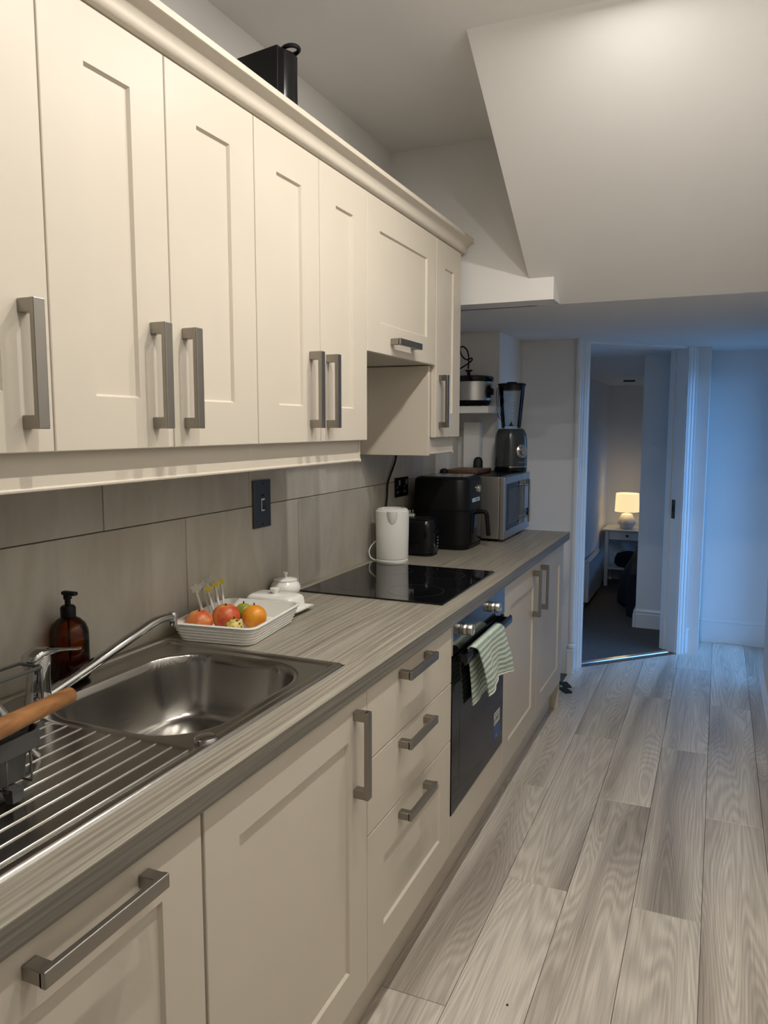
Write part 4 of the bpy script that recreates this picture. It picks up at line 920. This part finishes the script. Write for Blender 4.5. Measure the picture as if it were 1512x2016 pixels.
# local frame: +x = front of the machine, y = width
obj('body', cmx(loft([[(x, y, z_) for x, z_ in [(-0.20, zf), (-0.030, zf), (-0.030, zf+0.105), (-0.002, zf+0.125), (0.0, zt), (-0.20, zt-0.004)]] for y in (0.0, 0.004, 0.078, 0.082)])), 'black', cm_)
obj('front_hood', cmx(loft([[(x, y, z_) for x, y in [(-0.004, 0.001), (0.010, 0.014), (0.016, 0.041), (0.010, 0.068), (-0.004, 0.081)]] for z_ in (zf+0.120, zt-0.030, zt-0.006)])), 'black_gloss', cm_, True, .5)
obj('drip_tray', cmx(box(-0.030, 0.016, 0.010, 0.072, zf, zf+0.030, 0.006)), 'black', cm_)
obj('lever_ring', cmx(tube([(0.006+0.021*math.cos(a), 0.046+0.021*math.sin(a), zt+0.003+0.003*math.cos(a)) for a in [2*PI*i/32 for i in range(32)]], 0.0055, 10, True)), 'black_gloss', cm_, True)

# ---- switch and socket on the tiles
sw = thing('cooker_switch', 'dark metal cooker switch plate with a white-framed rocker on the tiles', 'switch', (0.012, 1.850, 1.21))
obj('plate', box(0.0102, 0.0185, 1.803, 1.897, 1.137, 1.283, 0.002, 2), simple('dark_nickel_plate', (0.10, 0.105, 0.115), 0.28, 0.7), sw)
obj('rocker_frame', box(0.0183, 0.0198, 1.842, 1.860, 1.188, 1.226, 0.0006, 1), 'print_white', sw)
obj('rocker', loft([[(0.0196+dx, y, z_) for y in (1.8445, 1.8585)][::1]+[(0.0190, y, z_) for y in (1.8585, 1.8445)] for z_, dx in ((1.193, 0.006), (1.207, 0.002), (1.221, 0.0005))]), 'dark_grey', sw)
obj('neon', box(0.0184, 0.0195, 1.842, 1.860, 1.232, 1.240, 0.0006, 1), simple('dark_red_neon', (0.05, 0.006, 0.008), 0.2), sw)
for z_ in (1.148, 1.272): obj('screw', lathe([(0.0, 0), (0.0034, 0), (0.003, 0.001), (0, 0.001)], (0.0184, 1.850, z_), 12, 'X'), 'black_matt', sw)
so = thing('wall_socket', 'black double wall socket behind the air fryer', 'socket', (0.012, 2.985, 1.18))
obj('plate', box(0.0102, 0.0175, 2.912, 3.058, 1.138, 1.224, 0.002, 2), 'black_gloss', so)
for yy in (2.945, 3.025):
    obj('rocker', box(0.0174, 0.0215, yy-0.002, yy+0.012, 1.190, 1.212, 0.001, 1), 'print_grey', so)
for yy, zz in ((2.932, 1.182), (2.926, 1.160), (2.940, 1.160), (3.012, 1.182), (3.006, 1.160), (3.020, 1.160)):
    obj('socket_hole', box(0.0174, 0.0180, yy-0.003, yy+0.003, zz-0.005, zz+0.005), 'print_grey', so)
tag(obj('mains_cable', tube(catmull([(0.018, 2.915, 1.345), (0.020, 2.900, 1.300), (0.020, 2.845, 1.240), (0.018, 2.822, 1.205), (0.018, 2.815, 1.150), (0.018, 2.800, 1.095), (0.020, 2.770, 1.000), (0.020, 2.770, 0.9155)], 8), 0.0042, 8), 'black', None, True), 'black mains cable hanging down the tiles behind the kettle', 'cable')

# ---- small things on the floor
for cx, cy, a, lab in ((0.560, 4.095, 0.5, 'farther of two small black flat pads on the floor by the end panel'), (0.574, 4.005, 0.65, 'nearer of two small black flat pads on the floor by the end panel')):
    tag(obj('floor_pad', rotz(loft([[(cx+x, cy+y, z_) for x, y in rrect(-0.022, 0.022, -0.045, 0.045, 0.006)] for z_ in (0.0004, 0.004, 0.006)]), a, (cx, cy, 0)), 'rubber'), lab, 'pad', 'black pads on the floor')
tag(obj('crumb', lathe([(0.0, 0.0003), (0.0028, 0.0005), (0.003, 0.0025), (0, 0.0035)], (0.868, 1.607, 0), 7), 'black_matt'), 'tiny black speck lying on the floor near the camera', 'speck')
for i, (lx, ly) in enumerate(LAMPS):
    t = thing('downlight', ['recessed ceiling downlight nearest the sloped ceiling', 'second recessed ceiling downlight from the slope', 'recessed ceiling downlight nearest the camera'][i], 'light', (lx, ly, ZC), 'kitchen downlights')
    obj('bezel', loft([[(lx+r*math.cos(a), ly+r*math.sin(a), z_) for a in [2*PI*k/32 for k in range(32)]] for r, z_ in ((0.044, ZC-0.0005), (0.043, ZC-0.005), (0.034, ZC-0.006), (0.033, ZC-0.0005))], False, False), 'alu', t, True, .6)
    obj('lens', lathe([(0.0, 0), (0.033, 0), (0.033, 0.002), (0, 0.002)], (lx, ly, ZC-0.0045), 24), 'lens', t)

# ================================================================== BEDROOM FURNITURE
ns = thing('bedside_table', 'white bedside table with a small drawer under the lamp', 'table', (0.57, 7.05, 0))
TZ = 0.525
obj('top', box(0.355, 0.800, 6.940, 7.330, TZ-0.014, TZ, 0.002, 1), 'shelf_white', ns)
for x_ in (0.380, 0.745):
    for y_ in (6.960, 7.285): obj('leg', box(x_, x_+0.030, y_, y_+0.030, 0.0, TZ-0.014, 0.001, 1), 'shelf_white', ns)
obj('apron', box(0.392, 0.398, 6.99, 7.285, TZ-0.10, TZ-0.014), 'shelf_white', ns)
obj('back_rail', box(0.410, 0.745, 7.29, 7.305, TZ-0.10, TZ-0.014), 'shelf_white', ns)
dw = obj('drawer', box(0.413, 0.742, 6.966, 6.985, TZ-0.092, TZ-0.018, 0.001, 1), 'shelf_white', ns)
obj('knob', lathe([(0.009, 0.0), (0.011, 0.012), (0, 0.013)], (0.570, 6.966, TZ-0.054), 14, 'Y'), 'black', dw, True, .7)
bpy.data.objects[dw.children[0].name].data.transform(Matrix.Translation((0, -0.013, 0)))
obj('lower_shelf', box(0.395, 0.760, 6.972, 7.305, 0.160, 0.174, 0.001, 1), 'shelf_white', ns)
tag(obj('dark_bag', loft([[(0.575+rx*math.cos(a)*(1+.08*math.sin(3*a)), 7.10+0.09*math.sin(a), z_) for a in [2*PI*i/24 for i in range(24)]] for z_, rx in ((0.1745, 0.10), (0.20, 0.125), (0.25, 0.12), (0.29, 0.10), (0.305, 0.05))]), 'navy', None, True), 'dark soft bag on the lower shelf of the bedside table', 'bag')
lm = thing('table_lamp', 'glowing cream table lamp with a ribbed white base', 'lamp', (0.560, 7.08, TZ))
lx, ly = 0.552, 7.06
def facet(r, z_, tw): return [(lx+(r*(1+0.05*math.cos(12*(a-tw))))*math.cos(a), ly+(r*(1+0.05*math.cos(12*(a-tw))))*math.sin(a), TZ+z_) for a in [2*PI*i/72 for i in range(72)]]
obj('base', loft([facet(0.046, 0.0005, 0), facet(0.050, 0.004, 0), facet(0.079, 0.055, 0.25), facet(0.077, 0.066, 0.3), facet(0.046, 0.132, 0.6), facet(0.036, 0.138, .6)]), 'lampbase', lm, True, .7)
obj('stem', lathe([(0.009, 0.135), (0.009, 0.19)], (lx, ly, TZ), 12), 'white_plastic', lm, True)
b = bmesh.new(); loft([[(lx+r*math.cos(a), ly+r*math.sin(a), TZ+z_) for a in [2*PI*i/48 for i in range(48)]] for r, z_ in ((0.107, 0.158), (0.100, 0.322), (0.098, 0.322), (0.105, 0.158), (0.107, 0.158))], False, False, b)
obj('shade', b, 'shade', lm, True, .8)
m_, nt_, b_ = newmat('lit_bulb'); setp(b_, col=(1, 1, 1), emit=(1.0, 0.75, 0.42), emits=6.0); M['bulb'] = m_
obj('bulb', lathe([(0.0, 0.185), (0.012, 0.188), (0.022, 0.215), (0.022, 0.235), (0.012, 0.252), (0, 0.254)], (lx, ly, TZ), 16), 'bulb', lm, True)
pd = bpy.data.lights.new('table_lamp_light', 'POINT'); pd.energy = 1.7; pd.color = (1.0, 0.80, 0.52); pd.shadow_soft_size = 0.026
plo = bpy.data.objects.new('table_lamp_light', pd); COL.objects.link(plo); plo.location = (lx, ly, TZ+0.222)
bed = thing('bed', 'dark navy covered bed seen through the doorway', 'bed', (1.2, 6.6, 0))
obj('mattress', box(0.86, 2.20, 5.85, 6.90, 0.02, 0.30, 0.05, 3), 'navy', bed, True, .8)
rows = []
for i in range(25):
    f = i/24; y_ = 5.82+1.08*f
    ov_ = 0.13*min(1, max(0, (f-0.05)/0.5))
    zl = 0.02+0.06*math.sin(f*7)*0.5+0.14*max(0, f-0.4)
    rows.append([(0.700-ov_+0.02*math.sin(f*11), y_, zl), (0.690-ov_*.8+0.015*math.sin(f*9), y_, 0.18+0.05*f), (0.72-ov_*.4, y_, 0.33+0.07*f), (0.82, y_, 0.36+0.07*f+0.01*math.sin(f*13)), (1.10, y_, 0.38+0.08*f), (2.2, y_, 0.38+0.08*f), (2.2, y_, 0.31), (0.92, y_, 0.305), (0.85, y_, 0.25), (0.84, y_, 0.02)])
obj('duvet', loft(rows), 'navy', bed, True, .9)
ht = thing('panel_heater', 'white panel heater on the left bedroom wall', 'heater', (0.36, 6.4, 0.1))
obj('panel', box(BX0+0.022, BX0+0.062, 5.98, 6.70, 0.055, 0.375, 0.006), 'heater', ht)
obj('top_grille', box(BX0+0.020, BX0+0.066, 5.97, 6.71, 0.375, 0.384, 0.002), 'alu', ht)
obj('wall_bracket', box(BX0, BX0+0.024, 6.1, 6.6, 0.12, 0.33), 'heater', ht)
sa = thing('smoke_alarm', 'dark disc on the bedroom ceiling', 'alarm', (0.66, 6.55, 1.82))
obj('disc', lathe([(0.0, 0), (0.045, 0), (0.05, 0.012), (0, 0.0125)], (0.585, 6.55, 1.812), 24), 'dark_grey', sa, True, .6)
sk = thing('bedroom_socket', 'white wall socket above the lower shelf of the bedside table', 'socket', (0.5, BY1, 0.33))
obj('plate', box(0.470, 0.555, BY1-0.010, BY1-0.0005, 0.28, 0.365, 0.002), 'white_plastic', sk)
obj('plug', box(0.490, 0.535, BY1-0.030, BY1-0.010, 0.290, 0.335, 0.004), 'white_plastic', sk)
